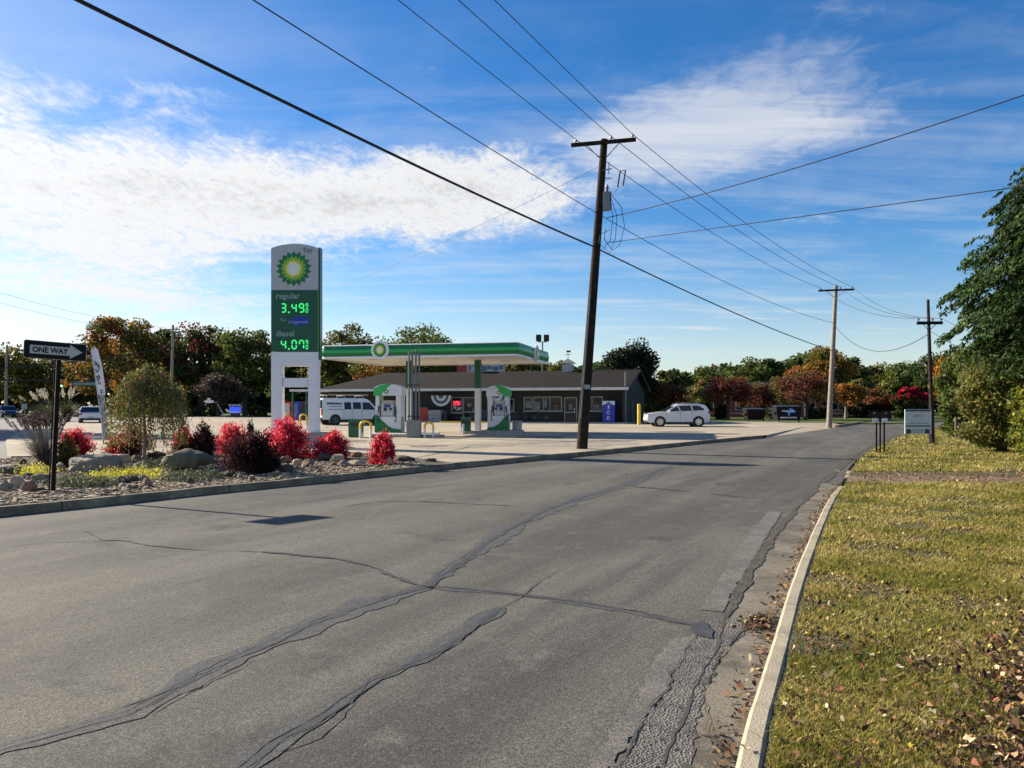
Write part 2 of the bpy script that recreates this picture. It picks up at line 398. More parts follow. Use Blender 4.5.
M_WORN = ground_mat('worn_asphalt', [((.15, .138, .12), 1, 0, 1), ((.09, .082, .073), 4, .45, .65), ((.025, .022, .02), 12, .6, .66)], .95, .7, 70, True, .015, grain=((130, .55, 1.4),))
M_PALE = ground_mat('pale_asphalt', [((.135, .124, .108), 1, 0, 1), ((.1, .092, .082), 3, .42, .6), ((.19, .172, .148), 7, .55, .75)], .92, .35, 130, True, .006, grain=((150, .45, 1.7),))
M_DIRT = ground_mat('dirt', [((.17, .115, .066), 1, 0, 1), ((.24, .175, .11), 1.4, .46, .66), ((.09, .06, .036), 9, .54, .7), ((.25, .21, .16), 26, .63, .74)], .95, .8, 40, None, .03)
M_VERGE = ground_mat('verge_soil', [((.105, .09, .035), 1, 0, 1), ((.06, .07, .02), .8, .45, .62), ((.15, .115, .055), 2.4, .5, .68), ((.035, .03, .015), 22, .52, .68)], .95, .8, 50, None, .03)
M_LAWN = ground_mat('lawn_grass', [((.085, .12, .02), 1, 0, 1), ((.15, .16, .035), .3, .5, .68), ((.05, .075, .014), 2.2, .5, .68), ((.03, .045, .01), 18, .52, .7)], .95, .9, 30, None, .06)
M_BED = ground_mat('bed_soil', [((.11, .095, .08), 1, 0, 1), ((.06, .05, .042), 4, .48, .62), ((.22, .2, .175), 30, .56, .7)], .95, .8, 60, True, .02)

flat('ground', [(-1500, -300), (1500, -300), (1500, 2500), (-1500, 2500)], -.04, M_GROUND)
KP = [(0, 516.5), (63, 510), (120, 504), (200, 495), (310, 484), (433, 470.5), (460, 467.8), (600, 454.5), (700, 444), (763, 438)]
K = [G(a, b) for a, b in KP]                                # foot of the far kerb
K0 = [Vector((-14.5, 5.2, 0)), Vector((-12.2, 6.6, 0)), Vector((-9.8, 8.9, 0))]
KF = K0 + K
RP = [(732, 767), (762, 680), (792, 580), (827, 502), (840, 488), (847, 470), (858, 457.7), (888, 441), (908, 435), (935.5, 427), (951, 423)]
RE = [Vector((-.9, -3.0, 0)), Vector((.05, .9, 0))] + [G(a, b) for a, b in RP] + [Vector((62, 82, 0)), Vector((120, 105, 0))]
def chaikin(p, n=2):
    for _ in range(n): p = [p[0]] + [q for a, b in zip(p, p[1:]) for q in (a.lerp(b, .25), a.lerp(b, .75))] + [p[-1]]
    return p
RE = chaikin(RE, 3)
def edge_x(Y):
    for a, b in zip(RE, RE[1:]):
        if a.y <= Y <= b.y: return a.x + (b.x - a.x) * (Y - a.y) / (b.y - a.y)
    return RE[-1].x
FAR = [G(829, 428.5), G(865, 423), G(902, 420.5)] + [Vector((56, 88, 0)), Vector((115, 112, 0))]
road = KF + FAR + RE[::-1] + [Vector((-30, -8, 0)), Vector((-60, 0, 0)), Vector((-60, 6, 0)), Vector((-30, 5.0, 0))]
flat('road', road, 0.0, M_ASPH)
flat('street', [(-15.0, 5.5), (-11, 12), (-12, 22), (-8, 34), (-8, 96), (-48, 100), (-140, 98), (-140, 20), (-60, 6.2), (-30, 5.2)], -.012, M_STREET)

def offset(pts, d):
    out = []
    for i, p in enumerate(pts):
        t = (pts[min(i + 1, len(pts) - 1)] - pts[max(i - 1, 0)]); t.z = 0; t.normalize()
        out.append(p + Vector((-t.y, t.x, 0)) * d)
    return out
def resample(pts, step):
    out = [pts[0]]
    for a, b in zip(pts, pts[1:]):
        n = max(1, int((b - a).length / step))
        out += [a.lerp(b, (i + 1) / n) for i in range(n)]
    return out
def kerb(name, pts, wid, h, m, side=1, seam=3.0, gap=.012, wob=.006, seed=1, base=-.1):
    """kerb stones end to end with open joints, top edges rounded"""
    rg = random.Random(seed); pts = resample(pts, .5); b = MB(); run = 0; ring = None
    prof = [(0, base), (.012, h - .025), (.035, h), (wid - .02, h), (wid, h - .015), (wid, base)]
    off = [offset(pts, side * q[0]) for q in prof]
    rings = []
    for i in range(len(pts)):
        j = rg.uniform(-wob, wob)
        rings.append([Vector((off[k][i].x, off[k][i].y, prof[k][1] + (j if prof[k][1] > 0 else 0))) for k in range(len(prof))])
    n = len(prof); vs = []; fs = []; acc = 0
    for i in range(len(pts) - 1):
        d = (pts[i + 1] - pts[i]); acc += d.length
        A, B = rings[i], rings[i + 1]
        cut = acc > seam
        if cut: acc = 0; u = d.normalized() * gap; B = [q - u for q in B]
        o = len(vs); vs += A + B
        for k in range(n - 1): fs.append((o + k, o + k + 1, o + n + k + 1, o + n + k))
        if cut:
            fs.append(tuple(o + n + k for k in range(n)))
            fs.append(tuple(range(o, o + n)))
    fs.append(tuple(range(0, n)))
    fs.append(tuple(range(len(vs) - n, len(vs))))
    b.add(vs, fs); return b.build(name, m, kind='structure')
M_KERBD = ground_mat('kerb_shaded', [((.25, .2, .13), 1, 0, 1), ((.14, .115, .08), 1.6, .42, .62), ((.36, .3, .21), 6, .55, .72), ((.07, .06, .045), 5, .6, .7)], .92, .6, 60, None, .012)  # mottled concrete darkened all over: shade of the far kerb's face put into colour
kerb('kerb', KF, .17, .135, M_KERBD, 1, 3.05, .018, .006, 3)
kerb('kerb', [G(838, 427.2), G(865, 422.8), G(902, 420.2), Vector((56, 88.6, 0))], .2, .15, M_KERBD, 1, 3, .02, .01, 5)
ri = [p for p in RE if p.y < 15.2]
kerb('kerb', ri, .13, .085, M_KERB, -1, 3.05, .012, .006, 9)
kerb('kerb', [G(843.5, 480.5), G(846.5, 474)], .13, .07, M_KERB, -1, 3.05, .012, .02, 9)

# gutter pan along the near kerb, broken asphalt, seams and patches
def band(name, pts, w, z, m, seed=0, jit=.25, step=.18, taper=True):
    """irregular ribbon following measured points; w in metres"""
    rg = random.Random(seed); P = resample(pts, step); n = len(P)
    ww = []; v = 0
    for i in range(n):
        v = v * .7 + rg.uniform(-jit, jit) * .6
        t = min(1, .45 + 9 * min(i, n - 1 - i) / n) if taper else 1
        k = w if not isinstance(w, (list, tuple)) else w[0] + (w[1] - w[0]) * i / max(1, n - 1)
        ww.append(max(.003, k * t * (1 + v)))
    c = []; s = 0
    for i, p in enumerate(P):
        s = s * .8 + rg.uniform(-1, 1) * .02
        c.append(p + Vector((s, s * .4, 0)))
    l = [a + (b - a).normalized() * ww[i] / 2 for i, (a, b) in enumerate(zip(c, offset(c, 1)))]
    r = [a + (b - a).normalized() * ww[i] / 2 for i, (a, b) in enumerate(zip(c, offset(c, -1)))]
    b = MB(); vs = []; fs = []
    for i in range(n): vs += [(l[i].x, l[i].y, z), (r[i].x, r[i].y, z)]
    for i in range(n - 1): fs.append((2 * i, 2 * i + 1, 2 * i + 3, 2 * i + 2))
    b.add(vs, fs); o = b.build(name, m, kind='structure')
    return o
def gp(l): return [G(a, b) for a, b in l]
GL = [Vector((-.35, .9, 0))] + gp([(660, 768), (697, 690), (722, 628), (750, 575), (778, 531), (800, 505), (822, 483)])
def jag(pts, a, step, seed):
    rg = random.Random(seed); return [p + Vector((rg.uniform(-a, a), rg.uniform(-a, a), 0)) for p in resample(pts, step)]
GR = [Vector((edge_x(p.y), p.y, 0)) for p in GL]
GR[-1] = G(839, 487)
flat('gutter', jag(GL, .02, .06, 4) + [p + Vector((.02, 0, 0)) for p in resample(GR, .5)][::-1], .004, M_GUT)
band('road_edge_crack', GL[1:4], .016, .0102, M_CRACK, 21, .9, .09)
band('road_edge_crack', GL[3:], .07, .0098, ground_mat('edge_debris', [((.06, .054, .044), 1, 0, 1), ((.1, .09, .055), 7, .46, .62), ((.13, .11, .09), 60, .58, .7)], .95, .8, 60, None, .02), 22, .8, .1)
band('road_edge_crack', gp([(822, 483), (838, 470), (850, 458), (880, 442.5), (905, 435.5)]), .2, .006, MATS['edge_debris'], 23, .5, .25)
# loose broken asphalt where the edge has failed
flat('broken_asphalt', jag(gp([(610, 775), (634, 742), (660, 700), (678, 665), (690, 638), (702, 622), (730, 618), (752, 622), (742, 637), (722, 650), (714, 672), (703, 690), (700, 712), (697, 738), (684, 775)]), .022, .05, 8), .0072, M_WORN)
flat('worn_patch', jag(gp([(690, 637), (697, 650), (684, 668), (668, 690), (650, 715), (632, 740), (612, 766), (570, 800), (585, 768), (615, 730), (640, 690), (655, 660), (672, 640)]), .02, .04, 11), .0055, M_PALE)
band('road_edge_crack', gp([(700, 624), (685, 655), (662, 695), (640, 735), (615, 770)]), .008, .012, M_CRACK, 31, 1.0, .04)
band('road_edge_crack', gp([(752, 622), (728, 648), (712, 672), (703, 695), (699, 735)]), .008, .013, M_CRACK, 33, 1.0, .04)
band('road_edge_crack', gp([(699, 735), (716, 738), (745, 766)]), .016, .012, M_CRACK, 34, .9, .05)
flat('road_patch', jag(gp([(690, 626), (703, 622), (716, 633), (711, 640), (694, 636)]), .015, .05, 12), .014, M_SEAL)
flat('worn_patch', jag(gp([(700, 610), (722, 576), (745, 540), (768, 512), (782, 512), (762, 545), (742, 578), (722, 612)]), .02, .05, 13), .0055, M_PALE)
SEAM = [
 ([(-40, 765), (0, 750), (62, 733), (125, 715), (165, 694), (200, 675), (240, 656), (280, 640), (315, 624), (350, 610), (390, 597), (425, 587), (452, 568), (475, 552), (495, 538), (512, 527), (552, 508), (587, 496), (625, 485), (648, 475), (670, 466)], (.17, .26)),
 ([(215, 790), (245, 767), (280, 742), (320, 720), (350, 698), (375, 680), (405, 666), (430, 655), (447, 644), (460, 635), (482, 620), (500, 608)], (.1, .12)),
 ([(420, 587), (450, 588), (480, 590), (515, 594.5), (560, 600), (600, 606), (640, 613), (675, 621), (698, 627)], (.11, .1)),
]
for i, (p, wd) in enumerate(SEAM):
    band('tar_seam', gp(p), [q * 1.35 for q in wd], .004, M_SEALW, 240 + i, .7, .1)
    band('tar_seam', gp(p), [q * .42 for q in wd], .0058, M_SEAL, 40 + i, .8, .07)
    band('road_crack', [q + Vector((.03, -.02, 0)) for q in gp(p)], .0055, .0075, M_CRACK, 140 + i, 1.1, .07)
    band('road_crack', [q + Vector((-.035, .03, 0)) for q in gp(p)[: len(p) * 2 // 3]], .005, .0088, M_CRACK, 150 + i, 1.1, .07)
for i, (p, wd) in enumerate([([(500, 608), (520, 597), (540, 583), (558, 570)], .02), ([(85, 530), (105, 540), (125, 541), (150, 546), (190, 550), (225, 551), (262, 552)], .05), ([(262, 552), (300, 555), (335, 559), (368, 566), (400, 578), (424, 587)], .11),
     ([(345, 507), (372, 502), (420, 501.5), (512, 506)], .07), ([(625, 486), (690, 492), (760, 499), (793, 502)], .09), ([(0, 548), (40, 543), (90, 541), (125, 541)], .03),
     ([(0, 742), (60, 728), (125, 707), (175, 688)], .018), ([(150, 716), (205, 686), (255, 660)], .015), ([(280, 752), (318, 738), (355, 700)], .015)]):
    band('road_crack', gp(p), wd * .5, .0085, M_SEAL if wd > .06 else M_CRACK, 60 + i, .8, .08)

# concrete forecourt behind the kerb and its sloping apron
KI = offset(KF, .172)
i460 = len(K0) + 6
BACK = [(-3.6, 23.6), (-6.0, 25.6), (-9, 26.2), (-12.6, 24.3), (-14.6, 22.4), (-16.4, 19.5), (-17, 15), (-15.6, 10), (-14, 7.2)]
lot = [(p.x, p.y) for p in KI[i460:]] + [(13.2, 39.3), (21.6, 55.5), (27, 64), (28, 67), (12, 70.5), (12.5, 80), (-40, 98), (-38, 60), (-22, 33), (-15.4, 23.2)] + [(-12.6, 24.5), (-9, 26.4), (-6, 25.8), (-3.7, 23.8)]
flat('lot', lot, LOTZ, M_LOT)
ap = MB(); A0, A1 = G(766, 437.6), G(829, 428.6)
ap.add([(A0.x, A0.y, .004), (A1.x, A1.y, .004), (21.6, 55.5, LOTZ), (13.2, 39.3, LOTZ)], [(0, 1, 2, 3)]); ap.build('driveway_apron', M_LOT, kind='structure')
ap = MB(); ap.add([(A1.x, A1.y, .004), (26.5, 60.5, .004), (27, 64, LOTZ), (21.6, 55.5, LOTZ)], [(0, 1, 2, 3)]); ap.build('driveway_apron', M_LOT, kind='structure')
rl = random.Random(4)
for pts in ([(390, 463), (470, 447), (560, 442), (740, 433)], [(430, 446), (640, 440), (760, 436)], [(330, 443), (420, 441), (520, 443)]):
    band('lot_joint', [G(a, b, LOTZ) for a, b in pts], .07, LOTZ + .004, M_CRACK, rl.randint(0, 99), .5, .4)
flat('lot_stain', jag([G(a, b, LOTZ) for a, b in [(440, 449), (520, 446), (600, 447), (640, 443), (560, 441), (470, 444)]], .3, .8, 3), LOTZ + .004, ground_mat('stained_concrete', [((.27, .235, .185), 1, 0, 1), ((.2, .18, .15), .8, .42, .6), ((.36, .32, .25), 3, .5, .65)], .9))

for k_, (px, py, sx_, sy_) in enumerate(((455, 437.5, 1.0, .35), (540, 437, 1.3, .4), (610, 441, .9, .3), (680, 432, 1.5, .5), (430, 446, .7, .25), (720, 434, 1.1, .4), (590, 434, 1.6, .35), (345, 441, .9, .3))):
    q = G(px, py, LOTZ); flat('oil_stain', jag([q + Vector((sx_ * math.cos(t), sy_ * 2.4 * math.sin(t), 0)) for t in np.linspace(0, 6.283, 15)[:-1]], .22, .4, 60 + k_), LOTZ + .008, MATS['oil_stained'] if 'oil_stained' in MATS else ground_mat('oil_stained', [((.2, .17, .125), 1, 0, 1), ((.1, .085, .068), 1.6, .4, .6), ((.3, .25, .18), 4, .52, .66)], .85))
# planting bed
bedp = [(p.x, p.y) for p in KI[:i460 + 1]] + BACK
flat('planting_bed', bedp, .118, M_BED)
BEDZ = .125
# verge on the near side
vz = .075
vr = [(p.x + .1, p.y) for p in offset(RE, -.03)]
flat('verge', vr + [(160, 100), (160, -25), (2, -25)], vz, M_VERGE)
flat('dirt_drive', jag([G(848, 476, vz), G(900, 474.5, vz), G(960, 476, vz), G(1060, 478, vz), Vector((26, 15.5, 0)), Vector((24, 12.4, 0)), G(1060, 490, vz), G(960, 489.5, vz), G(900, 487, vz), G(845, 487.5, vz)], .07, .3, 6), vz + .006, M_DIRT)
flat('lawn', [(-140, 99), (-52, 101), (-30, 99), (-30, 125), (-140, 160)], .02, M_LAWN)
flat('lawn', [(-36, 99), (-8, 97), (10, 97), (10, 125), (-36, 125)], .02, M_LAWN)
flat('lawn', [(-78, 78), (-57, 82), (-58, 92), (-84, 90)], .02, M_LAWN)
flat('lawn', [(11, 66), (28, 66.6), (30.5, 63.5), (37, 68.5), (55, 90), (62, 150), (8, 150)], .07, M_LAWN)
# ------------------------------------------------------------------ grass, litter, gravel
rg = np.random.default_rng(11)
def in_drive(x, y):
    return (y > 12.3) & (y < 18.2) & (x > 6.3) & (np.abs(y - np.interp(x, [6.9, 12, 20], [16.9, 17.0, 17.0])) < 1.35)
def verge_points(N, y0, y1, wmul=.5, wadd=1.5, p=2.0):
    u = rg.random(N); a, b = y0 ** (1 - p), y1 ** (1 - p); y = (a + u * (b - a)) ** (1 / (1 - p))
    e = np.array([edge_x(t) for t in np.linspace(y0, y1, 300)]); ex = np.interp(y, np.linspace(y0, y1, 300), e)
    x = ex + .16 + rg.random(N) * np.maximum(.2, (y * .78 + wadd) - ex)
    return x, y
def patch(x, y, s, k):
    return (np.sin(x * s + k) * np.cos(y * s * .8 - k * 1.7) + np.sin((x + y) * s * 1.7 + k * 2) * .6 + np.sin((x * .6 - y) * s * 3.1 + k) * .4) / 2
def bare_(x, y): return patch(x, y, 2.7, 3.1) + .25 * patch(x, y, 7, 1)
def blades(N, y0, y1, hmul):
    x, y = verge_points(N, y0, y1)
    ok = ~in_drive(x, y); x, y = x[ok], y[ok]; n = len(x)
    dry = np.clip(.56 + .42 * patch(x, y, 1.9, .6) + .22 * patch(x, y, 9, 2) + rg.normal(size=n) * .27, 0, 1)
    bare = patch(x, y, 2.7, 3.1) + .25 * patch(x, y, 7, 1) ; keep = rg.random(n) < np.clip(1.1 - np.maximum(0, bare - .0) * 1.9, .1, 1)
    x, y, dry = x[keep], y[keep], dry[keep]; n = len(x)
    h = rg.uniform(.012, .04, n) * hmul * (1.1 - .25 * dry) ; wd = rg.uniform(.002, .0046, n) * np.maximum(1, y / 4.5)
    th = rg.random(n) * 6.283; ln = np.abs(rg.normal(size=n)) * 1.1 * (1 + .5 * dry)
    bx = np.stack([x, y, np.full(n, vz)], 1)
    s = np.stack([np.cos(th), np.sin(th), np.zeros(n)], 1); f = np.stack([-np.sin(th), np.cos(th), np.zeros(n)], 1)
    V = np.empty((n, 3, 3)); V[:, 0] = bx - s * wd[:, None]; V[:, 1] = bx + s * wd[:, None]
    V[:, 2] = bx + f * (ln * h)[:, None] + np.array([0, 0, 1]) * h[:, None]
    g = np.array([.135, .165, .025]); ol = np.array([.33, .275, .05]); st = np.array([.62, .47, .19])
    c = np.where(dry[:, None] < .5, g + (ol - g) * (dry * 2)[:, None], ol + (st - ol) * (dry * 2 - 1)[:, None])
    c = np.clip(c * (1 + rg.normal(size=(n, 1)) * .36), .01, .7)
    return V.reshape(-1, 3), c
GR_ = leafmat('grass_blade', .45, .7)
parts = [blades(190000, 2.6, 8, 1.0), blades(110000, 6.5, 16, 1.3), blades(80000, 13, 48, 2.2)]
raw_mesh('grass', np.concatenate([p[0] for p in parts]), 3, np.concatenate([p[1] for p in parts]), GR_, kind='stuff')
# fallen leaves: a few bright ones lie singly, the rest is litter
def leaf_litter(name, x, y, z, size, pal, flatness=.45, jit=.3):
    n = len(x); C = np.stack([x, y, z], 1)
    u = unit(np.stack([rg.normal(size=n), rg.normal(size=n), rg.normal(size=n) * flatness], 1))
    nn = unit(np.stack([rg.normal(size=n) * flatness, rg.normal(size=n) * flatness, np.ones(n)], 1)); wv = unit(np.cross(nn, u))
    s = size[:, None]; V = np.empty((n, 6, 3)); cu = nn * s * rg.uniform(-.1, .5, (n, 1))
    V[:, 0] = C - u * s; V[:, 1] = C - u * s * .35 + wv * s * .5 + cu; V[:, 2] = C + u * s * .45 + wv * s * .42 + cu
    V[:, 3] = C + u * s * 1.1; V[:, 4] = C + u * s * .4 - wv * s * .45 + cu; V[:, 5] = C - u * s * .3 - wv * s * .5 + cu
    V[:, :, 2] += np.maximum(0, vz + .008 - V[:, :, 2].min(1))[:, None] if z.min() > .05 else np.maximum(0, .012 - V[:, :, 2].min(1))[:, None]
    return raw_mesh(name, V.reshape(-1, 3), 6, pick_cols(rg, n, pal, jit), LEAFD, kind='stuff')
LEAFD = leafmat('dry_leaf', .15, .8)
PD = [(.19, .1, .05, 3), (.11, .055, .033, 3.5), (.33, .22, .11, 2.4), (.46, .37, .22, 1.6), (.2, .065, .04, 1.2), (.4, .28, .05, .5), (.06, .036, .026, 3)]
PF = [(.3, .18, .09, 3), (.18, .1, .05, 3), (.42, .32, .2, 2), (.12, .07, .04, 2), (.24, .1, .05, .8)]
x, y = verge_points(56000, 2.7, 34, p=1.7)
e = np.array([edge_x(t) for t in y]); rel = (x - e)
corner = np.clip((rel - .75 - .16 * (y - 3.4)) / .8, 0, 1) * np.clip((7 - y) / 2.5, 0, 1)
dens = np.clip(.13 + .7 * (.5 + .5 * patch(x, y, 6, 4) > .35) * np.clip((rel - .6 - .16 * (y - 3.4) + .3 * patch(x, y, 3, 1)) / .8, 0, 1) * np.clip((8.0 - y) / 3.2, 0, 1) + .2 * (patch(x, y, 1.3, 2.2) > .2) + .22 * (bare_(x, y) > .2) + .05 * (y > 7), 0, 1)
k = (rg.random(len(x)) < dens); x, y, corner = x[k], y[k], corner[k]
leaf_litter('leaf_litter', x, y, np.full(len(x), vz + .008) + rg.random(len(x)) * .022, (.006 + .019 * rg.random(len(x)) ** 2) * (1 + .5 * corner) * np.maximum(1, y / 12), PD, .9)
n = 3600; u = rg.random(n); x = 7.6 + u * 15; y = 16.95 + rg.normal(size=n) * .75
leaf_litter('leaf_litter', x, y, np.full(n, vz + .015), rg.uniform(.014, .034, n), PF)
# litter gathered in the gutter
n = 900; y = 3.2 + rg.random(n) ** 1.3 * 13; x = np.array([edge_x(t) for t in y]) - np.abs(rg.normal(size=n)) * .07 - .01
cl_ = rg.random(n) < .3; y[cl_] = 5.85 + rg.normal(size=cl_.sum()) * .12; x[cl_] = np.array([edge_x(t) for t in y[cl_]]) - .06 - np.abs(rg.normal(size=cl_.sum())) * .11
leaf_litter('leaf_litter', x, y, np.full(n, .018), rg.uniform(.01, .03, n), PD)
x, y = [], []
for _ in range(90):
    p = G(rnd.uniform(300, 820), 440 + 40 * rnd.random() ** 2 + 0); x.append(p.x); y.append(p.y)
leaf_litter('leaf_litter', np.array(x), np.array(y), np.full(90, .018), rg.uniform(.015, .04, 90), PD)
def big_leaf(px, py, size, col, label, rot, lobes=5, curl=.35):
    size *= .74; col = [q * .68 for q in col]; p = G(px, py, vz + .03); b = MB(); pts = []
    for i in range(lobes * 2 + 1):
        t = -2.5 + 5.0 * i / (lobes * 2); r = size * (1 if i % 2 == 0 else .5) * (1.25 if abs(t) < .3 else 1)
        pts.append((r * math.sin(t), r * math.cos(t), curl * r * abs(math.sin(t)) * .7 + curl * .3 * r))
    vs = [(0, -size * .35, 0)] + pts; fs = [(0, i, i + 1) for i in range(1, len(pts))]
    b.add(vs, fs)
    b.mi = 1; b.tube([(0, -size * .35, 0), (size * .1, -size * 1.1, .004)], .0016, 5)
    o = b.build('fallen_leaf', [mat('leaf_' + label.split()[0], col, .7, var=.35, scale=30), mat('leaf_stalk', (.2, .12, .05), .8)], loc=p)
    o.rotation_euler = (rnd.uniform(-.2, .2), rnd.uniform(-.2, .2), rot); tag(o, label, 'leaf', 'fallen leaves on the verge')
big_leaf(967, 742, .06, (.55, .42, .24), 'tan curled pointed leaf standing among the dark leaf litter', .3, 3, .7)
big_leaf(922, 661, .055, (.62, .4, .27), 'pinkish curled leaf lying alone on the grass', 1.7, 3, .6)
big_leaf(933, 712, .042, (.7, .6, .36), 'cream round fallen leaf in the grass left of the tan curled one', .7, 5, .3)
big_leaf(847, 636, .04, (.62, .27, .03), 'orange leaf lying on green grass near the kerb', 2.2, 5)
big_leaf(985, 669, .048, (.6, .42, .03), 'bright yellow leaf at the edge of the brown leaf litter', 1.1, 5)
big_leaf(908, 745, .04, (.62, .46, .02), 'deep yellow leaf low in the grass beside dark leaves', 2.9, 5)
big_leaf(872, 655, .036, (.66, .58, .3), 'pale yellow narrow leaf beside a dark brown leaf', 1.4, 3)
big_leaf(858, 655, .05, (.05, .022, .015), 'dark brown curled leaf beside a pale yellow one', 1.5, 3)
big_leaf(899, 667, .042, (.6, .55, .4), 'whitish torn leaf lying flat in the grass', .5, 3)
big_leaf(871, 741, .036, (.6, .3, .03), 'small orange leaf half sunk in dry grass', .2, 5)
big_leaf(812, 667, .03, (.62, .58, .36), 'whitish narrow leaf on grass close to the kerb', .1, 3)
big_leaf(745, 747, .04, (.6, .55, .2), 'pale greenish leaf lying against the near kerb', .4, 3)
# gravel in the bed
def poly_mask(x, y, poly):
    ins = np.zeros(len(x), bool); n = len(poly)
    for i in range(n):
        (x0, y0), (x1, y1) = poly[i], poly[(i + 1) % n]
        c = ((y0 > y) != (y1 > y)) & (x < (x1 - x0) * (y - y0) / (y1 - y0 + 1e-12) + x0); ins ^= c
    return ins
def stones(name, N, size, pal, z, poly, kind='stuff', m=None, bias=0):
    x = rg.uniform(-17, 0, N); y = rg.uniform(6, 27, N); k = poly_mask(x, y, poly); x, y = x[k], y[k]; n = len(x)
    cube = np.array([(a, b, c) for a in (-1, 1) for b in (-1, 1) for c in (-1, 1)], float)
    q = [(0, 1, 3, 2), (4, 6, 7, 5), (0, 4, 5, 1), (2, 3, 7, 6), (0, 2, 6, 4), (1, 5, 7, 3)]
    s = size * rg.uniform(.5, 1.5, (n, 1, 1)); J = cube[None] * rg.uniform(.55, 1, (n, 8, 3)) * np.array([1, .8, .6]) * s
    t = rg.random(n) * 6.283; c, sn = np.cos(t), np.sin(t)
    Xr = J[:, :, 0] * c[:, None] - J[:, :, 1] * sn[:, None] + x[:, None]; Yr = J[:, :, 0] * sn[:, None] + J[:, :, 1] * c[:, None] + y[:, None]
    V = np.stack([Xr, Yr, J[:, :, 2] + z + s[:, :, 0] * .2], 2)
    V = np.concatenate([V[:, list(f)] for f in q], 1)          # n, 24, 3
    cols = np.repeat(pick_cols(rg, n, pal, .3), 6, 0)
    return raw_mesh(name, V.reshape(-1, 3), 4, cols, m, kind=kind)
PEB = leafmat('pebble', 0.0, .85)
PG = [(.36, .285, .195, 3), (.24, .19, .13, 3), (.54, .45, .33, 2.2), (.11, .085, .058, 2.6), (.34, .23, .135, 1.6)]
inner = [(p.x, p.y) for p in offset(KF, .22)[:i460]] + [(a * .985 - .1, b - .15) for a, b in BACK]
stones('gravel', 90000, .027, PG, .118, inner, m=PEB)
# ------------------------------------------------------------------ materials for built things
STEEL = mat('rusty_post_steel', (.016, .011, .009), .8, 0, .5, 14, .2, spec=.2)
BLACKP = mat('black_sign_sheet', (.008, .008, .009), .6, 0, .3, 8, spec=.2)
OFFW = mat('reflective_white', (.5, .48, .42), .5, 0, .06, 12)
WHITE = mat('white_panel', (.84, .84, .85), .35, 0, .04, 4)
WHITE2 = mat('white_paint', (.74, .74, .72), .4, 0, .07, 3)
WHITESH = mat('shaded_white_panel', (.5, .5, .5), .4, 0, .06, 3)  # white sign head greyed, its shade put into the base colour
GREEN = mat('station_green', (.005, .17, .05), .32, 0, .1, 3)
GREENL = mat('bright_green', (.03, .42, .1), .3, 0, .1, 3)
GREEND = mat('dark_sign_green', (.001, .085, .04), .3, 0, .1, 3)
LIME = mat('lime_green', (.2, .5, .04), .4)
YEL = mat('emblem_yellow', (.85, .72, .04), .4)
CREAM = mat('emblem_white', (.86, .86, .76), .4)
YPAINT = mat('yellow_paint', (.75, .5, .03), .5, 0, .15, 5)
BLUEP = mat('blue_panel', (.01, .035, .4), .35, 0, .1, 4)
REDP = mat('red_panel', (.45, .02, .025), .4, 0, .1, 4)
DARK = mat('dark_plastic', (.015, .015, .017), .5)
GLASS = mat('dark_window_glass', (.009, .011, .012), .08, 0, .3, 1.5, spec=.4)
METAL = mat('galvanised_metal', (.34, .35, .36), .45, .8, .15, 8)
GREYPIPE = mat('grey_pipe', (.13, .15, .15), .5, .2, .15, 8)
CHROME = mat('bright_metal', (.6, .6, .62), .25, .9, .06, 5)
TYRE = mat('tyre_rubber', (.016, .016, .017), .85)
LETG = mat('grey_green_letter', (.3, .42, .36), .5); LETD = mat('dark_green_letter', (.08, .16, .1), .5)
LED = emit('led_green', (.04, 1, .22), .5)
WIREM = mat('wire_black', (.012, .012, .013), .6)
POLEW = mat('pole_wood', (.018, .013, .01), .9, 0, .5, 5, .5, 30, col2=(.04, .028, .021), spec=.2)
POLEG = mat('pole_wood_grey', (.24, .2, .155), .9, 0, .2, 5, .5, 30)
DARKTXT = mat('dark_lettering', (.05, .05, .055), .6)
CONC = mat('cast_concrete', (.34, .32, .29), .9, 0, .2, 4, .3)

# ------------------------------------------------------------------ one way sign
p = G(51.5, 491, BEDZ)
s = thing('road_sign', 'black ONE WAY arrow sign on a rusty steel post in the gravel bed', 'sign', p, 0)
k = p.y / F
top = Vector(((58 - 51.5) * k, 0, Z(341.5, p.y) - p.z))
b = MB()
for xx in (-.05, .05): b.tube([(xx, 0, -.1), (xx + top.x * .97, .02, top.z - .05)], .014, 6)
b.tube([(0, .022, -.1), (top.x * .97, .04, top.z - .05)], .04, 4)
b.build('post', STEEL, s)
for zf in (.8, .92):
    MB().cyl((top.x * zf, -.05, top.z * zf + .05), (top.x * zf, .04, top.z * zf + .05), .012, n=8).build('bolt', METAL, s)
cx, cz = (56.4 - 51.5) * k, Z(351, p.y) - p.z
def sgn(w_, h_, rad):
    pts = []
    for a, b_, t0 in ((w_ / 2 - rad, h_ / 2 - rad, 0), (-w_ / 2 + rad, h_ / 2 - rad, 90), (-w_ / 2 + rad, -h_ / 2 + rad, 180), (w_ / 2 - rad, -h_ / 2 + rad, 270)):
        for i in range(5): t = R(t0 + 22.5 * i); pts.append((a + rad * math.cos(t), b_ + rad * math.sin(t)))
    return pts
pan = MB().prism(sgn(1.15, .305, .035), -.028, -.034, 'xz'); pan.mi = 1
pan.prism(sgn(1.168, .32, .042), -.0265, -.0275, 'xz')
sp = pan.build('sign_panel', [BLACKP, OFFW], s); sp.location = (cx, -.03, cz); sp.rotation_euler = (0, R(2.1), R(45)); sp.scale = (.86, 1, 1)
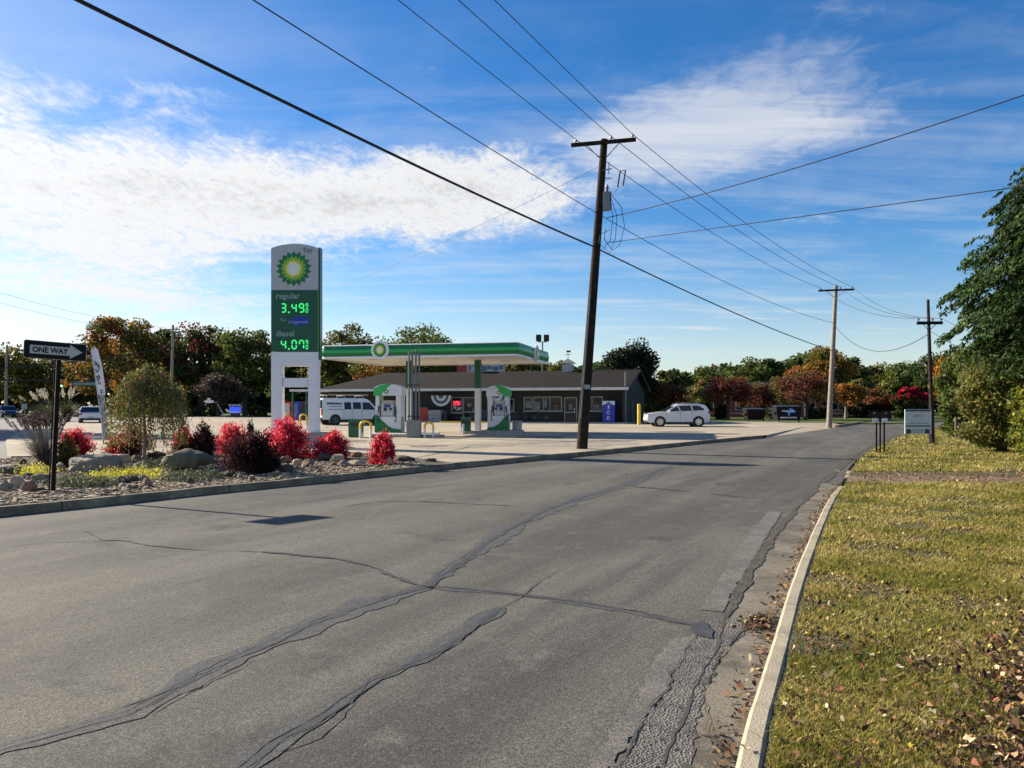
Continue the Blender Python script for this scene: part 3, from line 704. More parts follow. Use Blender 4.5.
ar = MB().prism([(-.475, -.075), (.265, -.075), (.265, -.13), (.5, 0), (.265, .13), (.265, .075), (-.475, .075)], -.035, -.0375, 'xz').build('arrow', OFFW, sp)
lettering('lettering', 'ONE WAY', .66, .105, BLACKP, sp, (-.1, -.0385, 0), .002, .035)

# ------------------------------------------------------------------ overhead poles
def utility_pole(label, base, top, rad, arm_y, arm_len, arm_dir, m, cls='utility poles along the road', extra=None):
    s = thing('utility_pole', label, 'utility pole', base, 0, cls)
    t = Vector(top) - Vector(base)
    b = MB(); n = 9
    pts = [t * (i / n) for i in range(n + 1)]; pts[0].z = -.3
    b.tube(pts, [rad * (1 - .38 * i / n) for i in range(n + 1)], 14); b.build('pole', m, s, smooth=True)
    if arm_len:
        u = Vector(arm_dir).normalized(); q = t * arm_y + Vector((-u.y, u.x, 0)) * (-rad * .95)
        rz = math.atan2(u.y, u.x)
        MB().box(q, (arm_len, .1, .13), rz).build('crossarm', m, s, bevel=.008)
        for sg in (-1, 1):
            MB().cyl(q + u * sg * arm_len * .26 + Vector((0, 0, -.04)), t * (arm_y - .055), .016, n=6).build('brace', METAL, s)
        ins = []
        for f in (-.43, .12, .45):
            a = q + u * arm_len * f + Vector((0, 0, .065)); ins.append(Vector(base) + a + Vector((0, 0, .13)))
            bb = MB(); bb.cyl(a, a + Vector((0, 0, .09)), .014, n=6); bb.cyl(a + Vector((0, 0, .05)), a + Vector((0, 0, .09)), .05, .045, 10); bb.cyl(a + Vector((0, 0, .09)), a + Vector((0, 0, .15)), .032, .025, 10)
            bb.build('insulator', mat('brown_glaze', (.1, .06, .05), .3), s)
        return s, ins, t
    return s, [], t
Yp = 27.2
pb = Vector((X(581.5, Yp), Yp, LOTZ)); pt = Vector((X(604, Yp), Yp - .1, Z(140.5, Yp)))
pole, insA, tv = utility_pole('tall dark leaning wooden pole with a grey transformer beside the forecourt kerb', pb, pt, .2, .985, 2.3, (.965, -.26, 0), POLEW)
def on(f, dx=0, dy=0, dz=0): return tv * f + Vector((dx, dy, dz))
fT = (Z(203, Yp) - LOTZ) / tv.z; c = on(fT, .24, -.08)
b = MB(); b.cyl(c + Vector((0, 0, -.3)), c + Vector((0, 0, .3)), .16, n=18); b.cyl(c + Vector((0, 0, .3)), c + Vector((0, 0, .33)), .172, n=18)
trn = b.build('transformer', mat('grey_tank', (.2, .22, .22), .45, .2, .1, 5), pole, smooth=True)
b = MB(); b.cyl(c + Vector((.02, 0, .32)), c + Vector((.03, 0, .62)), .025, .02, 8); [b.cyl(c + Vector((.022, 0, .36 + .07 * i)), c + Vector((.022, 0, .39 + .07 * i)), .05, n=10) for i in range(3)]
b.build('bushing', mat('brown_glaze', (.1, .06, .05), .3), trn)
for dz in (-.22, .22): MB().box(c + Vector((-.16, .02, dz)), (.16, .06, .05)).build('bracket', METAL, trn)
fC = (Z(172, Yp) - LOTZ) / tv.z; c2 = on(fC)
b = MB(); b.cyl(c2 + Vector((0, -.12, 0)), c2 + Vector((.34, -.12, .05)), .022, n=6); b.cyl(c2 + Vector((.22, -.12, -.15)), c2 + Vector((.24, -.12, .3)), .02, n=6); b.cyl(c2 + Vector((.1, -.12, -.28)), c2 + Vector((.32, -.12, -.28)), .018, n=6)
b.build('fuse_bracket', METAL, pole)
q = c2 + Vector((.68, -.14, -.32))
b = MB(); b.tube([q + Vector((-.14, 0, -.28)), q + Vector((-.05, 0, .28)), q + Vector((.14, 0, .32)), q + Vector((.05, 0, -.24))], .03, 6); b.build('fuse_cutout', mat('brown_glaze', (.1, .06, .05), .3), pole)
b = MB()
b.tube([c2 + Vector((.6, -.14, -.6)), c2 + Vector((.35, -.14, -.9)), c + Vector((.04, 0, .6))], .008, 5)
b.tube([c + Vector((.12, -.1, .25)), c + Vector((.5, -.1, -.2)), c + Vector((.62, -.1, -.9)), c + Vector((.45, -.1, -1.55)), c + Vector((.2, -.1, -1.75)), c + Vector((-.1, -.1, -1.35)), c + Vector((-.06, -.1, -1.0))], .012, 5)
b.tube([c + Vector((.1, -.12, .22)), c + Vector((.34, -.12, -.5)), c + Vector((.3, -.12, -1.3)), c + Vector((.1, -.12, -1.85)), c + Vector((-.3, -.12, -1.5)), c + Vector((-.25, -.12, -1.2)), c + Vector((.1, -.12, -1.02))], .011, 5)
b.tube([c + Vector((.11, -.12, .2)), c + Vector((.2, -.12, -.6)), c + Vector((.12, -.12, -1.4)), c + Vector((-.14, -.12, -1.7))], .011, 5)
b.build('drop_cable', WIREM, pole)
MB().tube([on(.1, -.12, -.17), on(.5, -.1, -.13)], .025, 6).build('conduit', GREYPIPE, pole)
MB().box(on(.2, .02, -.2), (.2, .03, .16)).build('tag_plate', METAL, pole)
pole0 = copy_tree(pole); pole0.location = pb + Vector((-15.8, -31.0, 0)); pole0['label'] = 'dark wooden pole with transformer standing behind the viewer'
D0 = Vector((-15.8, -31.0, 0))
Y2 = 53.8; p2b = G(829, 428); p2t = Vector((X(836, Y2), Y2, Z(285.5, Y2)))
p2, ins2, tv2 = utility_pole('pale grey wooden pole beyond the driveway with dark crossarm at its top', p2b, p2t, .2, .965, 2.35, (.96, -.27, 0), POLEG)
for c_ in kids(p2):
    if c_.name.startswith('crossarm'): c_.data.materials[0] = POLEW
Y3 = 33.0; p3b = G(932.5, 444, vz); p3t = Vector((X(928, Y3), Y3, Z(300, Y3)))
p3, ins3, tv3 = utility_pole('slim dark wooden pole standing on the grass beside the grey property sign', p3b, p3t, .095, .83, 1.05, (1, -.1, 0), POLEW)
pf = Vector((X(171, 92), 92, 0))
p4, ins4, tv4 = utility_pole('weathered pole with crossarm among the trees behind the weeping tree', pf, Vector((X(173, 92), 92, Z(325, 92))), .2, .95, 1.9, (1, 0, 0), POLEG)
pl = Vector((X(6, 100), 100, 0))
utility_pole('bare grey pole at the corner above the parked blue car', pl, Vector((X(7, 100), 100, Z(345, 100))), .2, .9, 0, (1, 0, 0), POLEG)
def wire(label, p0, p1, sag, r, slack=None):
    b = MB(); n = 26; pts = []
    for i in range(n + 1):
        t = i / n; q = Vector(p0).lerp(Vector(p1), t); q.z -= 4 * sag * t * (1 - t); pts.append(q)
    b.tube(pts, r, 6); o = b.build('overhead_wire', WIREM, smooth=True)
    o.location = pts[0]; o.data.transform(Matrix.Translation(-pts[0]))
    return tag(o, label, 'wire', 'overhead wires')
I = insA
nm = ['leftmost of three wires running from the leaning pole crossarm up over the road', 'middle of three wires running from the leaning pole crossarm up over the road', 'rightmost of three wires running from the leaning pole crossarm up over the road']
nm2 = ['lowest wire from the leaning pole crossarm to the pale pole', 'middle wire from the leaning pole crossarm to the pale pole', 'highest wire from the leaning pole crossarm to the pale pole']
nm3 = ['lowest wire from the pale pole crossarm to the slim dark pole', 'middle wire from the pale pole crossarm to the slim dark pole', 'highest wire from the pale pole crossarm to the slim dark pole']
for i in range(3):
    wire(nm[i], I[i], I[i] + D0, .15, .011)
    wire(nm2[i], I[i], ins2[i], .55, .012)
    wire(nm3[i], ins2[i], ins3[i], .55, .011)
def at(pp, py, Y, dx=0): return Vector((X(pp, Y) + dx, Y, Z(py, Y)))
A1 = at(590, 245, Yp - .15); A2 = at(595, 212, Yp - .1)
wire('thick black cable sloping down across the sky to the leaning pole', A1, A1 + D0 + Vector((0, 0, .1)), .3, .03)
wire('thin cable running up left from the leaning pole below its transformer', A2, A2 + D0 + Vector((0, 0, .3)), .2, .012)
wire('thick black cable running from the leaning pole down to the pale pole', A1, at(833, 351, Y2), .25, .026)
wire('thin cable from below the transformer to the pale pole', A2, at(834, 323, Y2), .5, .012)
wire('sagging cable looping between the pale pole and the slim dark pole', at(834.5, 325, Y2), at(928.5, 334, Y3), 1.25, .016)
wire('upper service line from the leaning pole to beyond the big tree', at(606, 218, Yp), Vector((15.5, 13, 9.4)), .35, .014)
wire('lower service line from the leaning pole to beyond the big tree', at(606, 243, Yp), Vector((14.5, 13, 6.2)), .0, .012)
wire('faint thin line from the leaning pole down towards the price sign', at(598, 167, Yp), Vector((X(172, 92), 92, Z(330, 92))), 1.6, .007)
for i, (ya, la) in enumerate([(292, 'upper of two faint wires at the sky edge left of the road sign'), (303, 'lower of two faint wires at the sky edge left of the road sign')]):
    wire(la, at(-60, ya - 18, 60), ins4[0] + Vector((0, 0, -.8 * i)), .6, .014)
wire('bundled cable strung across the orange topped tree', at(-120, 371, 92), at(171, 347, 92), .9, .07)
wire('cable dropping from the pole crossarm towards the road', at(172, 340, 92), at(100, 362, 88), 1.0, .03)
wire('short wire from the slim dark pole into the big tree upper strand', ins3[2], at(1010, 345, 30), .1, .009)
wire('short wire from the slim dark pole into the big tree lower strand', at(928.5, 330, Y3), at(1010, 372, 30), .1, .009)

# ------------------------------------------------------------------ the tall price sign
YS = 28.0; kx = YS / F
def sx(px): return (px - 295) * kx
def sz(py): return Z(py, YS)
s = thing('price_sign', 'tall white and green fuel price sign with lit green prices above the red shrubs', 'price sign', (X(295, YS), YS, 0), 0)
xl, xr = sx(271), sx(318.2); dp = .42
arc = [(xl, sz(290)), (xr, sz(290)), (xr, sz(248.2))] + [(xr + (xl - xr) * i / 10, sz(248.2) + (sz(243.6) - sz(248.2)) * math.sin(math.pi * i / 10) ** .8) for i in range(1, 10)] + [(xl, sz(248.2))]
bd = MB().prism(arc, 0, dp).build('head_panel', WHITESH, s, bevel=.012)
hx, hz = sx(293.8), sz(268.7)
def helios(mb, cx, cz, r, y, t=.004, n=18, nrm=-1, plane='xz'):
    for mi, f, inn, tn in ((0, 1.0, .80, n), (1, .74, .60, n), (2, .56, .42, n), (3, .36, .36, n)):
        pts = []
        for i in range(tn * 2):
            a = math.pi * i / tn + (math.pi / tn if mi % 2 else 0); rr = r * (f if i % 2 == 0 else inn)
            pts.append((cx + rr * math.sin(a), cz + rr * math.cos(a)))
        mb.mi = mi; mb.prism(pts, y + nrm * t * mi, y + nrm * t * (mi + 1), plane)
    mb.mi = 0
EM = [GREEN, GREENL, YEL, CREAM]
EMB = [GREEN, LIME, YEL, CREAM]
b = MB(); helios(b, hx, hz, .66, -.002, .008); b.build('emblem', EMB, s)
lettering('lettering', 'bp', 8.6 * kx, 6.6 * kx, LETD, s, (sx(308), -.003, sz(250.5)), .006)
bd2 = MB().box(((xl + xr) / 2, dp / 2, (sz(290) + sz(351.5)) / 2), (xr - xl, dp - .004, sz(290) - sz(351.5) - .006)).build('price_panel', GREEND, s, bevel=.006)
MB().box((xr + .03, dp / 2 + .02, (sz(246) + sz(366)) / 2 + .1), (.05, dp - .08, sz(248) - sz(366) - .2)).build('side_trim', GREEND, s)
MB().box((xr + .004, -.006, (sz(290) + sz(352)) / 2), (.02, .02, sz(290) - sz(352) - .03)).build('edge_line', LIME, s)  # narrow lime line down the right edge of the price panel
for py in (315.3, 327.3): MB().box(((xl + xr) / 2, -.004, sz(py)), (xr - xl - .02, .012, .02)).build('divider', GREEN, s)
lettering('lettering', 'regular', 23.5 * kx, 7.5 * kx, LETG, bd2, (sx(288), -.004, sz(296.8)), .006, .012)
lettering('lettering', 'diesel', 18 * kx, 6 * kx, LETG, bd2, (sx(285), -.004, sz(333.5)), .006, .012)
lettering('lettering', 'Tou', 6 * kx, 2.6 * kx, LETG, bd2, (sx(283), -.004, sz(319.6)), .006, .01)
el_ = [(sx(300) + 9.5 * kx * math.cos(2 * math.pi * i / 28), sz(321) + 4.6 * kx * math.sin(2 * math.pi * i / 28)) for i in range(28)]
MB().prism(el_, -.002, -.008).build('oval_badge', BLUEP, bd2)
lettering('lettering', 'Invigorate', 19.5 * kx, 4.4 * kx, mat('pale_blue_letter', (.35, .45, .75), .5), bd2, (sx(298.3), -.0125, sz(322.3)), .004, .0, .25)
SEG = {'0': 'abcdef', '1': 'bc', '2': 'abged', '3': 'abgcd', '4': 'fgbc', '7': 'fabc', '9': 'abcdfg'}
def digit(mb, ch, x, z, w_, h_, t):
    g_ = t * .18; hw, hh = w_ / 2, h_ / 2
    P_ = {'a': ((0, hh), 0), 'd': ((0, -hh), 0), 'g': ((0, 0), 0), 'b': ((hw, hh / 2), 1), 'c': ((hw, -hh / 2), 1), 'f': ((-hw, hh / 2), 1), 'e': ((-hw, -hh / 2), 1)}
    for q in SEG[ch]:
        (a, c), v = P_[q]; ln = (h_ / 2 if v else w_) - g_ * 2; e = t / 2
        pts = [(-ln / 2, 0), (-ln / 2 + e, e), (ln / 2 - e, e), (ln / 2, 0), (ln / 2 - e, -e), (-ln / 2 + e, -e)]
        if v: pts = [(-bb, aa) for aa, bb in pts]
        mb.prism([(x + a + aa, z + c + bb) for aa, bb in pts], -.002, -.012)
def price(txt, pz, nm_):
    for ch, px in zip(txt, (283.6, 294.2, 301.6)):
        b = MB(); digit(b, ch, sx(px), sz(pz), 4.1 * kx, 8.2 * kx, 1.25 * kx); b.build('price_digit', LED, bd2)
    MB().box((sx(288.9), -.007, sz(pz + 4.3)), (1.5 * kx, .01, 1.5 * kx)).build('decimal_point', LED, bd2)
    for ch, dz in (('9', -2.6), ('0', 2.6)):
        b = MB(); digit(b, ch, sx(306.9), sz(pz + dz), 1.9 * kx, 3.8 * kx, .75 * kx); b.build('fraction_digit', LED, bd2)
price('349', 308, 0); price('407', 344.6, 0)
MB().box(((xl + xr) / 2, dp / 2, (sz(352) + sz(366)) / 2), (xr - xl, dp - .02, sz(352) - sz(366))).build('lower_panel', WHITE, s, bevel=.01)
for a, c_ in ((270.8, 281.6), (307.8, 317.8)):
    MB().box((sx((a + c_) / 2), dp / 2 - .003, (sz(366.2) + .5) / 2 + .05), (sx(c_) - sx(a), dp - .08, sz(366.2) - .55)).build('leg', WHITE, s, bevel=.008)
MB().box((sx(295.3), dp / 2, sz(382.5)), (sx(307.4) - sx(283.2), dp - .08, sz(378) - sz(387))).build('crossbar', WHITE, s, bevel=.008)
MB().box((sx(298), dp / 2, .36), (2.2, .8, .6)).build('plinth', CONC, s, bevel=.02)

# ------------------------------------------------------------------ filling station
CR = -14.0
cO = Vector((.25, 38.0, 0))                                 # front right corner of the canopy
root = thing('station_canopy', 'green and white filling station canopy on two posts over the pumps', 'canopy', cO, R(CR))
cL, cD, z0, z1 = 10.75, 8.0, Z(355.8, 38.0), Z(341.6, 38.0)
MB().box((-cL / 2, cD / 2, (z0 + z1) / 2 + .02), (cL - .3, cD - .3, z1 - z0 - .1)).build('deck', mat('soffit_white', (.62, .6, .56), .6, 0, .08, 1.5), root)
hh = z1 - z0
def fascia(poly_at, name, m):
    pr = [(-.02, 0), (.05, .04), (.07, .07 + .0), (.07, hh * .5), (.05, hh * .9), (.0, hh)]
ring = [(-cL, 0), (0, 0), (0, cD), (-cL, cD)]
def loop(prof, name, m, smooth_=True):
    """a moulding run round the canopy edge: prof = (outward, height)"""
    b = MB(); vs = []; n = 4; k = len(prof); rad = .25; path = []
    for (cx_, cy_), (ax, ay), t0 in zip(((-cL + rad, rad), (-rad, rad), (-rad, cD - rad), (-cL + rad, cD - rad)), ((0, 0),) * 4, (180, 270, 0, 90)):
        for i in range(5): t = R(t0 + 22.5 * i); path.append((cx_, cy_, math.cos(t), math.sin(t)))
    for (cx_, cy_, nx, ny) in path:
        for o_, z_ in prof: vs.append((cx_ + nx * (rad + o_), cy_ + ny * (rad + o_), z0 + z_))
    fs = []; N = len(path)
    for i in range(N):
        for j in range(k): fs.append((i * k + j, ((i + 1) % N) * k + j, ((i + 1) % N) * k + (j + 1) % k, i * k + (j + 1) % k))
    b.add(vs, fs); return b.build(name, m, root, smooth=smooth_)
loop([(0, .1), (.03, .1), (.075, hh * .3), (.085, hh * .5), (.07, hh * .75), (.03, hh - .06), (0, hh - .06), (-.08, hh - .06), (-.08, .1)], 'fascia', GREEN)
loop([(.087, hh * .4), (.096, hh * .44), (.096, hh * .58), (.084, hh * .62), (.06, hh * .5)], 'fascia_reflection', GREENL)  # paler green band: reflection on the rounded fascia, modelled as coloured moulding
loop([(-.05, .0), (.035, .0), (.045, .05), (.035, .098), (-.05, .098)], 'lower_trim', WHITE)
loop([(-.09, hh - .058), (.05, hh - .058), (.055, hh - .02), (.0, hh), (-.09, hh)], 'upper_trim', WHITE)
def ci(px, py, ly):
    """point on the plane local y = ly of the canopy frame"""
    c, s_ = math.cos(R(CR)), math.sin(R(CR)); r = (px - 512) / F
    lx = (r * (cO.y + c * ly) - cO.x + s_ * ly) / (c - r * s_)
    Y = cO.y + s_ * lx + c * ly
    return lx, Z(py, Y)
ex, ez = ci(380.5, 350, -.1)
b = MB(); pts = [(ex + .49 * math.cos(2 * math.pi * i / 36), ez + .49 * math.sin(2 * math.pi * i / 36)) for i in range(36)]
b.prism(pts, -.19, -.08); disc = b.build('emblem_disc', WHITE, root, bevel=.02)
b = MB(); helios(b, ex, ez, .4, -.192, .006); b.build('emblem', EMB, disc)
b = MB(); pts = [(cD * .5 + .49 * math.cos(2 * math.pi * i / 36), (z0 + z1) / 2 + .49 * math.sin(2 * math.pi * i / 36)) for i in range(36)]
b.prism(pts, .08, .19, 'yz'); disc = b.build('emblem_disc', WHITE, root, bevel=.02)
b = MB(); helios(b, cD * .5, (z0 + z1) / 2, .4, .192, .006, nrm=1, plane='yz'); b.build('emblem', EMB, disc)
def post(px, ly):
    lx, _ = ci(px, 400, ly); zc = Z(388, cO.y + ly)
    pb_ = MB().box((lx, ly, (LOTZ + zc) / 2), (.3, .3, zc - LOTZ)).build('post', WHITE2, root, bevel=.01)
    MB().box((lx, ly, (zc + z0) / 2 + .02), (.32, .32, z0 - zc + .04)).build('post_cladding', GREEND, pb_, bevel=.01)
post(478, 3.8); post(409.5, 3.8)
for i in range(3):
    for j in range(2): MB().box((-2 - 3.3 * i, 2.2 + 3.6 * j, z0 + .055), (.6, .6, .05)).build('canopy_light', mat('lamp_lens', (.7, .7, .66), .3), root)

def dispenser(label, px, Yd, flip, w_=1.25, h_=2.45, rz=0):
    s = thing('fuel_pump', label, 'fuel pump', (X(px, Yd), Yd, LOTZ + .15), rz, 'fuel pumps under the canopy')
    m = -1 if flip else 1; hw = w_ / 2; dpt = .75
    # curved base: green sweep over white
    MB().box((0, dpt / 2, .4), (w_ - .04, dpt, .8)).build('base', WHITE2, s, bevel=.015)
    sw = [(-hw * m, .0), (hw * m, 0), (hw * m, .16), (hw * m * .4, .2), (0, .34), (-hw * .35 * m, .55), (-hw * .7 * m, .82), (-hw * m, .92)]
    MB().prism(sw, -.015, .06).build('base_sweep', GREEN, s)
    MB().box((-hw * m + .13 * m, dpt / 2, 1.35), (.2, dpt * .9, 1.1)).build('pillar', WHITE2, s, bevel=.02)
    MB().box((hw * m - .16 * m, dpt / 2, 1.0), (.28, dpt * .9, 1.95)).build('pillar', WHITE2, s, bevel=.02)
    hd = [(-hw - .05, 1.88), (hw + .05, 1.88), (hw + .05, 2.2)] + [((hw + .05) * math.cos(math.pi * i / 12), 2.2 + .27 * math.sin(math.pi * i / 12)) for i in range(1, 12)] + [(-hw - .05, 2.2)]
    h1 = MB().prism(hd, -.05, dpt + .05).build('header', WHITE2, s, bevel=.02)
    gs = [(-(hw + .055) * m, 1.875), (-hw * .45 * m, 1.875), (-hw * .3 * m, 2.1), (hw * .05 * m, 2.33), (hw * .35 * m, 2.47), (0, 2.478), (-hw * .6 * m, 2.4), (-(hw + .055) * m, 2.21)]
    MB().prism(gs, -.056, dpt + .056).build('header_sweep', GREENL, h1)
    b = MB(); helios(b, -hw * .12 * m, 2.08, .12, -.06, .004); b.build('emblem', [GREEND, GREEND, YEL, CREAM], h1)
    cab = MB().box((-.06 * m, dpt / 2, 1.08), (w_ * .5, dpt * .8, .85)).build('cabinet', mat('pump_grey', (.46, .47, .47), .5, 0, .12, 6), s, bevel=.03)
    MB().box((-.06 * m, dpt / 2, 1.57), (w_ * .42, dpt * .6, .12)).build('cabinet_top', mat('pump_beige', (.6, .56, .44), .6), s, bevel=.02)
    fy = dpt * .1 - .004
    MB().box((-.06 * m, fy, 1.36), (.34, .02, .17)).build('screen', mat('pump_screen', (.05, .08, .2), .2), cab)
    MB().box((-.16 * m, fy, 1.18), (.15, .02, .16)).build('keypad', DARK, cab)
    MB().box((.12 * m, fy, 1.2), (.14, .02, .1)).build('card_reader', DARK, cab)
    for q in (-.22, -.02, .16): MB().box((q * m, fy, .95), (.1, .02, .15)).build('grade_button', mat('button_white', (.7, .7, .68), .5), cab)
    for q in (-1, 1):
        nz = Vector((q * w_ * .31 - .06 * m, .02, 1.15)); b = MB()
        b.tube([nz + Vector((0, 0, .2)), nz, nz + Vector((q * .05, -.03, -.16))], [.035, .045, .02], 8); n_ = b.build('nozzle', DARK, s)
        MB().tube([nz + Vector((0, .02, .2)), nz + Vector((q * .07, -.06, -.2)), nz + Vector((q * .04, -.07, -.62)), nz + Vector((-q * .06, 0, -.5)), nz + Vector((-q * .05, .05, -.1))], .018, 6).build('hose', DARK, n_)
    return s
dispenser('fuel pump with green cap on its left and white pillar, beside the grey pipes', 388, 38.6, False, 1.4, rz=R(-8))
dispenser('fuel pump with green cap on its right, beside the white canopy post', 498, 41.6, True, 1.2, rz=R(-8))
for (a, c_, Ya, Yb) in ((370, 440, 36.4, 39.8), (462, 524, 40.6, 43.2)):
    pts = [(X(a, Ya), Ya), (X(c_, Ya), Ya), (X(c_, Yb), Yb), (X(a, Yb), Yb)]
    o = MB().prism(pts, LOTZ - .05, LOTZ + .15, 'xy').build('pump_island', CONC, bevel=.03)
    tag(o, 'raised concrete island under the pump with green cap on its ' + ('left' if a == 370 else 'right'), 'island', 'pump islands')
IZ = LOTZ
s = thing('vent_pipe_stack', 'four tall grey vent pipes rising from a grey box beside the pump', 'pipes', (X(414, 36.2), 36.2, LOTZ), 0)
MB().box((0, 0, .42), (.66, .5, .82)).build('pipe_box', mat('grey_box', (.2, .21, .21), .6, 0, .15, 5), s, bevel=.02)
for q, hp in ((-.24, 4.1), (-.08, 4.15), (.09, 4.18), (.25, 4.15)):
    MB().cyl((q, 0, .8), (q, 0, hp), .045, n=10).build('pipe', GREYPIPE, s, smooth=True)
MB().box((0, 0, 1.02), (.6, .12, .05)).build('clamp', DARK, s); MB().box((0, 0, 2.5), (.6, .12, .05)).build('clamp', DARK, s)
def hoop(label, px, Yh, w_, h_, hi=.45, z=LOTZ):
    s = thing('guard_hoop', label, 'bollard', (X(px, Yh), Yh, z), 0, 'guard hoops by the pumps'); r = .055
    tp = [(-w_ / 2, 0, h_ * hi), (-w_ / 2, 0, h_ - .16), (-w_ / 2 + .05, 0, h_ - .05), (-w_ / 2 + .17, 0, h_), (w_ / 2 - .17, 0, h_), (w_ / 2 - .05, 0, h_ - .05), (w_ / 2, 0, h_ - .16), (w_ / 2, 0, h_ * hi)]
    MB().tube(tp, r, 10).build('yellow_bend', YPAINT, s, smooth=True)
    for q in (-1, 1): MB().cyl((q * w_ / 2, 0, 0), (q * w_ / 2, 0, h_ * hi), r * 1.02, n=10).build('leg', WHITE2, s, smooth=True)
hoop('yellow and white hoop in front of the green bin beside the nearer pump', 365.5, 35.6, .5, .78, .55)
hoop('yellow topped white hoop right of the grey pipe box', 429, 36, .4, .72, .6)
hoop('yellow hoop seen through the price sign legs at the left', 287, 47, .42, .9, .2)
hoop('yellow hoop seen through the price sign legs at the right', 303.5, 47, .42, .95, .3)
def bin_(label, px, Yb, w_):
    s = thing('rubbish_bin', label, 'bin', (X(px, Yb), Yb, LOTZ), 0, 'green bins by the pumps')
    MB().box((0, 0, .42), (w_, w_, .82)).build('body', GREEND, s, bevel=.03)
    MB().box((0, 0, .85), (w_ + .04, w_ + .04, .06)).build('lid', GREEN, s, bevel=.02)
    MB().box((0, -w_ / 2 - .005, .62), (w_ * .6, .012, .16)).build('opening', DARK, s)
bin_('dark green bin behind the yellow hoop beside the nearer pump', 356, 36.6, .62); bin_('dark green bin left of the white canopy post', 466, 41, .52)
s = thing('rubbish_bin', 'grey round ribbed bin at the right end of the pump island', 'bin', (X(517, 42.4), 42.4, LOTZ + .14), 0)
b = MB(); b.cyl((0, 0, 0), (0, 0, .5), .27, .29, 20); b.build('body', METAL, s); MB().cyl((0, 0, .5), (0, 0, .54), .3, .3, 20).build('lid', GREYPIPE, s)
b = MB(); b.cyl((0, 0, 0), (0, 0, .55), .07, n=10); o = b.build('bollard', [WHITE2], None, loc=(X(463, 40.3), 40.3, LOTZ)); tag(o, 'short white bollard in front of the green bin by the canopy post', 'bollard')
# ------------------------------------------------------------------ the store
SR = -18.0; sO = Vector((9.1, 61.5, 0)); c_, s_ = math.cos(R(SR)), math.sin(R(SR))
def si(px, py, ly):
    r = (px - 512) / F; lx = (r * (sO.y + c_ * ly) - sO.x + s_ * ly) / (c_ - r * s_)
    return lx, Z(py, sO.y + s_ * lx + c_ * ly)
store = thing('store_building', 'long low grey store with brown shingle roof and white edged eave behind the pumps', 'store', sO, R(SR))
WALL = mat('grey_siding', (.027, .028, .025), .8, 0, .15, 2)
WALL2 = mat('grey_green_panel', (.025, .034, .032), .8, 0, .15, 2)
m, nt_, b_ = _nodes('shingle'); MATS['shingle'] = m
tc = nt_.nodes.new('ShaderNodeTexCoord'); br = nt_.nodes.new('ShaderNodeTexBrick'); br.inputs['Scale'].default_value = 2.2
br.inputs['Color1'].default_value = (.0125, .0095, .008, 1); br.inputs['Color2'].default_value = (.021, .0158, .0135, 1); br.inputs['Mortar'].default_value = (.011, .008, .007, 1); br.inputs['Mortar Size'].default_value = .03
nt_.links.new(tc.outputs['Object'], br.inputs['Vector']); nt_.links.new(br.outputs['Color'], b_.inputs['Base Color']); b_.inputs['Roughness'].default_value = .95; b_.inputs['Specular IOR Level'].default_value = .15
LW = 28.2; DP = 12.4; EZ = 2.95; WY = 1.3; RZ = 4.75
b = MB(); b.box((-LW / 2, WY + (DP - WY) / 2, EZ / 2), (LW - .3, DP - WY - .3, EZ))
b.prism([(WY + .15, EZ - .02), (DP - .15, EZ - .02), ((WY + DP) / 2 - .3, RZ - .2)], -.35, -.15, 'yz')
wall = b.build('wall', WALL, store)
for pxx in (641,):
    MB().box((-.1, .75, EZ / 2), (.16, 1.1, EZ)).build('wing_wall', WALL, store)
ry = DP / 2
b = MB(); ov = .35
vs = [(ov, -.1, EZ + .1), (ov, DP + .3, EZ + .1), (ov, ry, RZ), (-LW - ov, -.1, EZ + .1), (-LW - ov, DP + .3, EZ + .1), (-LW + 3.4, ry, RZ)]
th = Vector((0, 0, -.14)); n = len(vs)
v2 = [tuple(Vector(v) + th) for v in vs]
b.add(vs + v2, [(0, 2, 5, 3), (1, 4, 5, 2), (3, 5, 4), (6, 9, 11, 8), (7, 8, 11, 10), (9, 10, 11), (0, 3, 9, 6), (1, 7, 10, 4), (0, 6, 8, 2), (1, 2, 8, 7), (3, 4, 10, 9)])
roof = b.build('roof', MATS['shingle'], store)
MB().box((-LW / 2 - .1, -.16, EZ), (LW + .9, .1, .22)).build('gutter', mat('dull_white_trim', (.6, .6, .58), .5, 0, .12, 3), store, bevel=.01)
MB().box((-LW / 2, .62, EZ - .08), (LW, 1.5, .05)).build('soffit', mat('soffit_grey', (.3, .3, .3), .8), store)
for sg, nm_ in ((0, 'a'), (1, 'b')):
    a = Vector((ov + .02, -.1 if sg == 0 else DP + .3, EZ)); e = Vector((ov + .02, ry, RZ - .08))
    MB().tube([a, e], [.09, .09], 4).build('bargeboard', mat('dark_trim', (.05, .045, .04), .7), store)
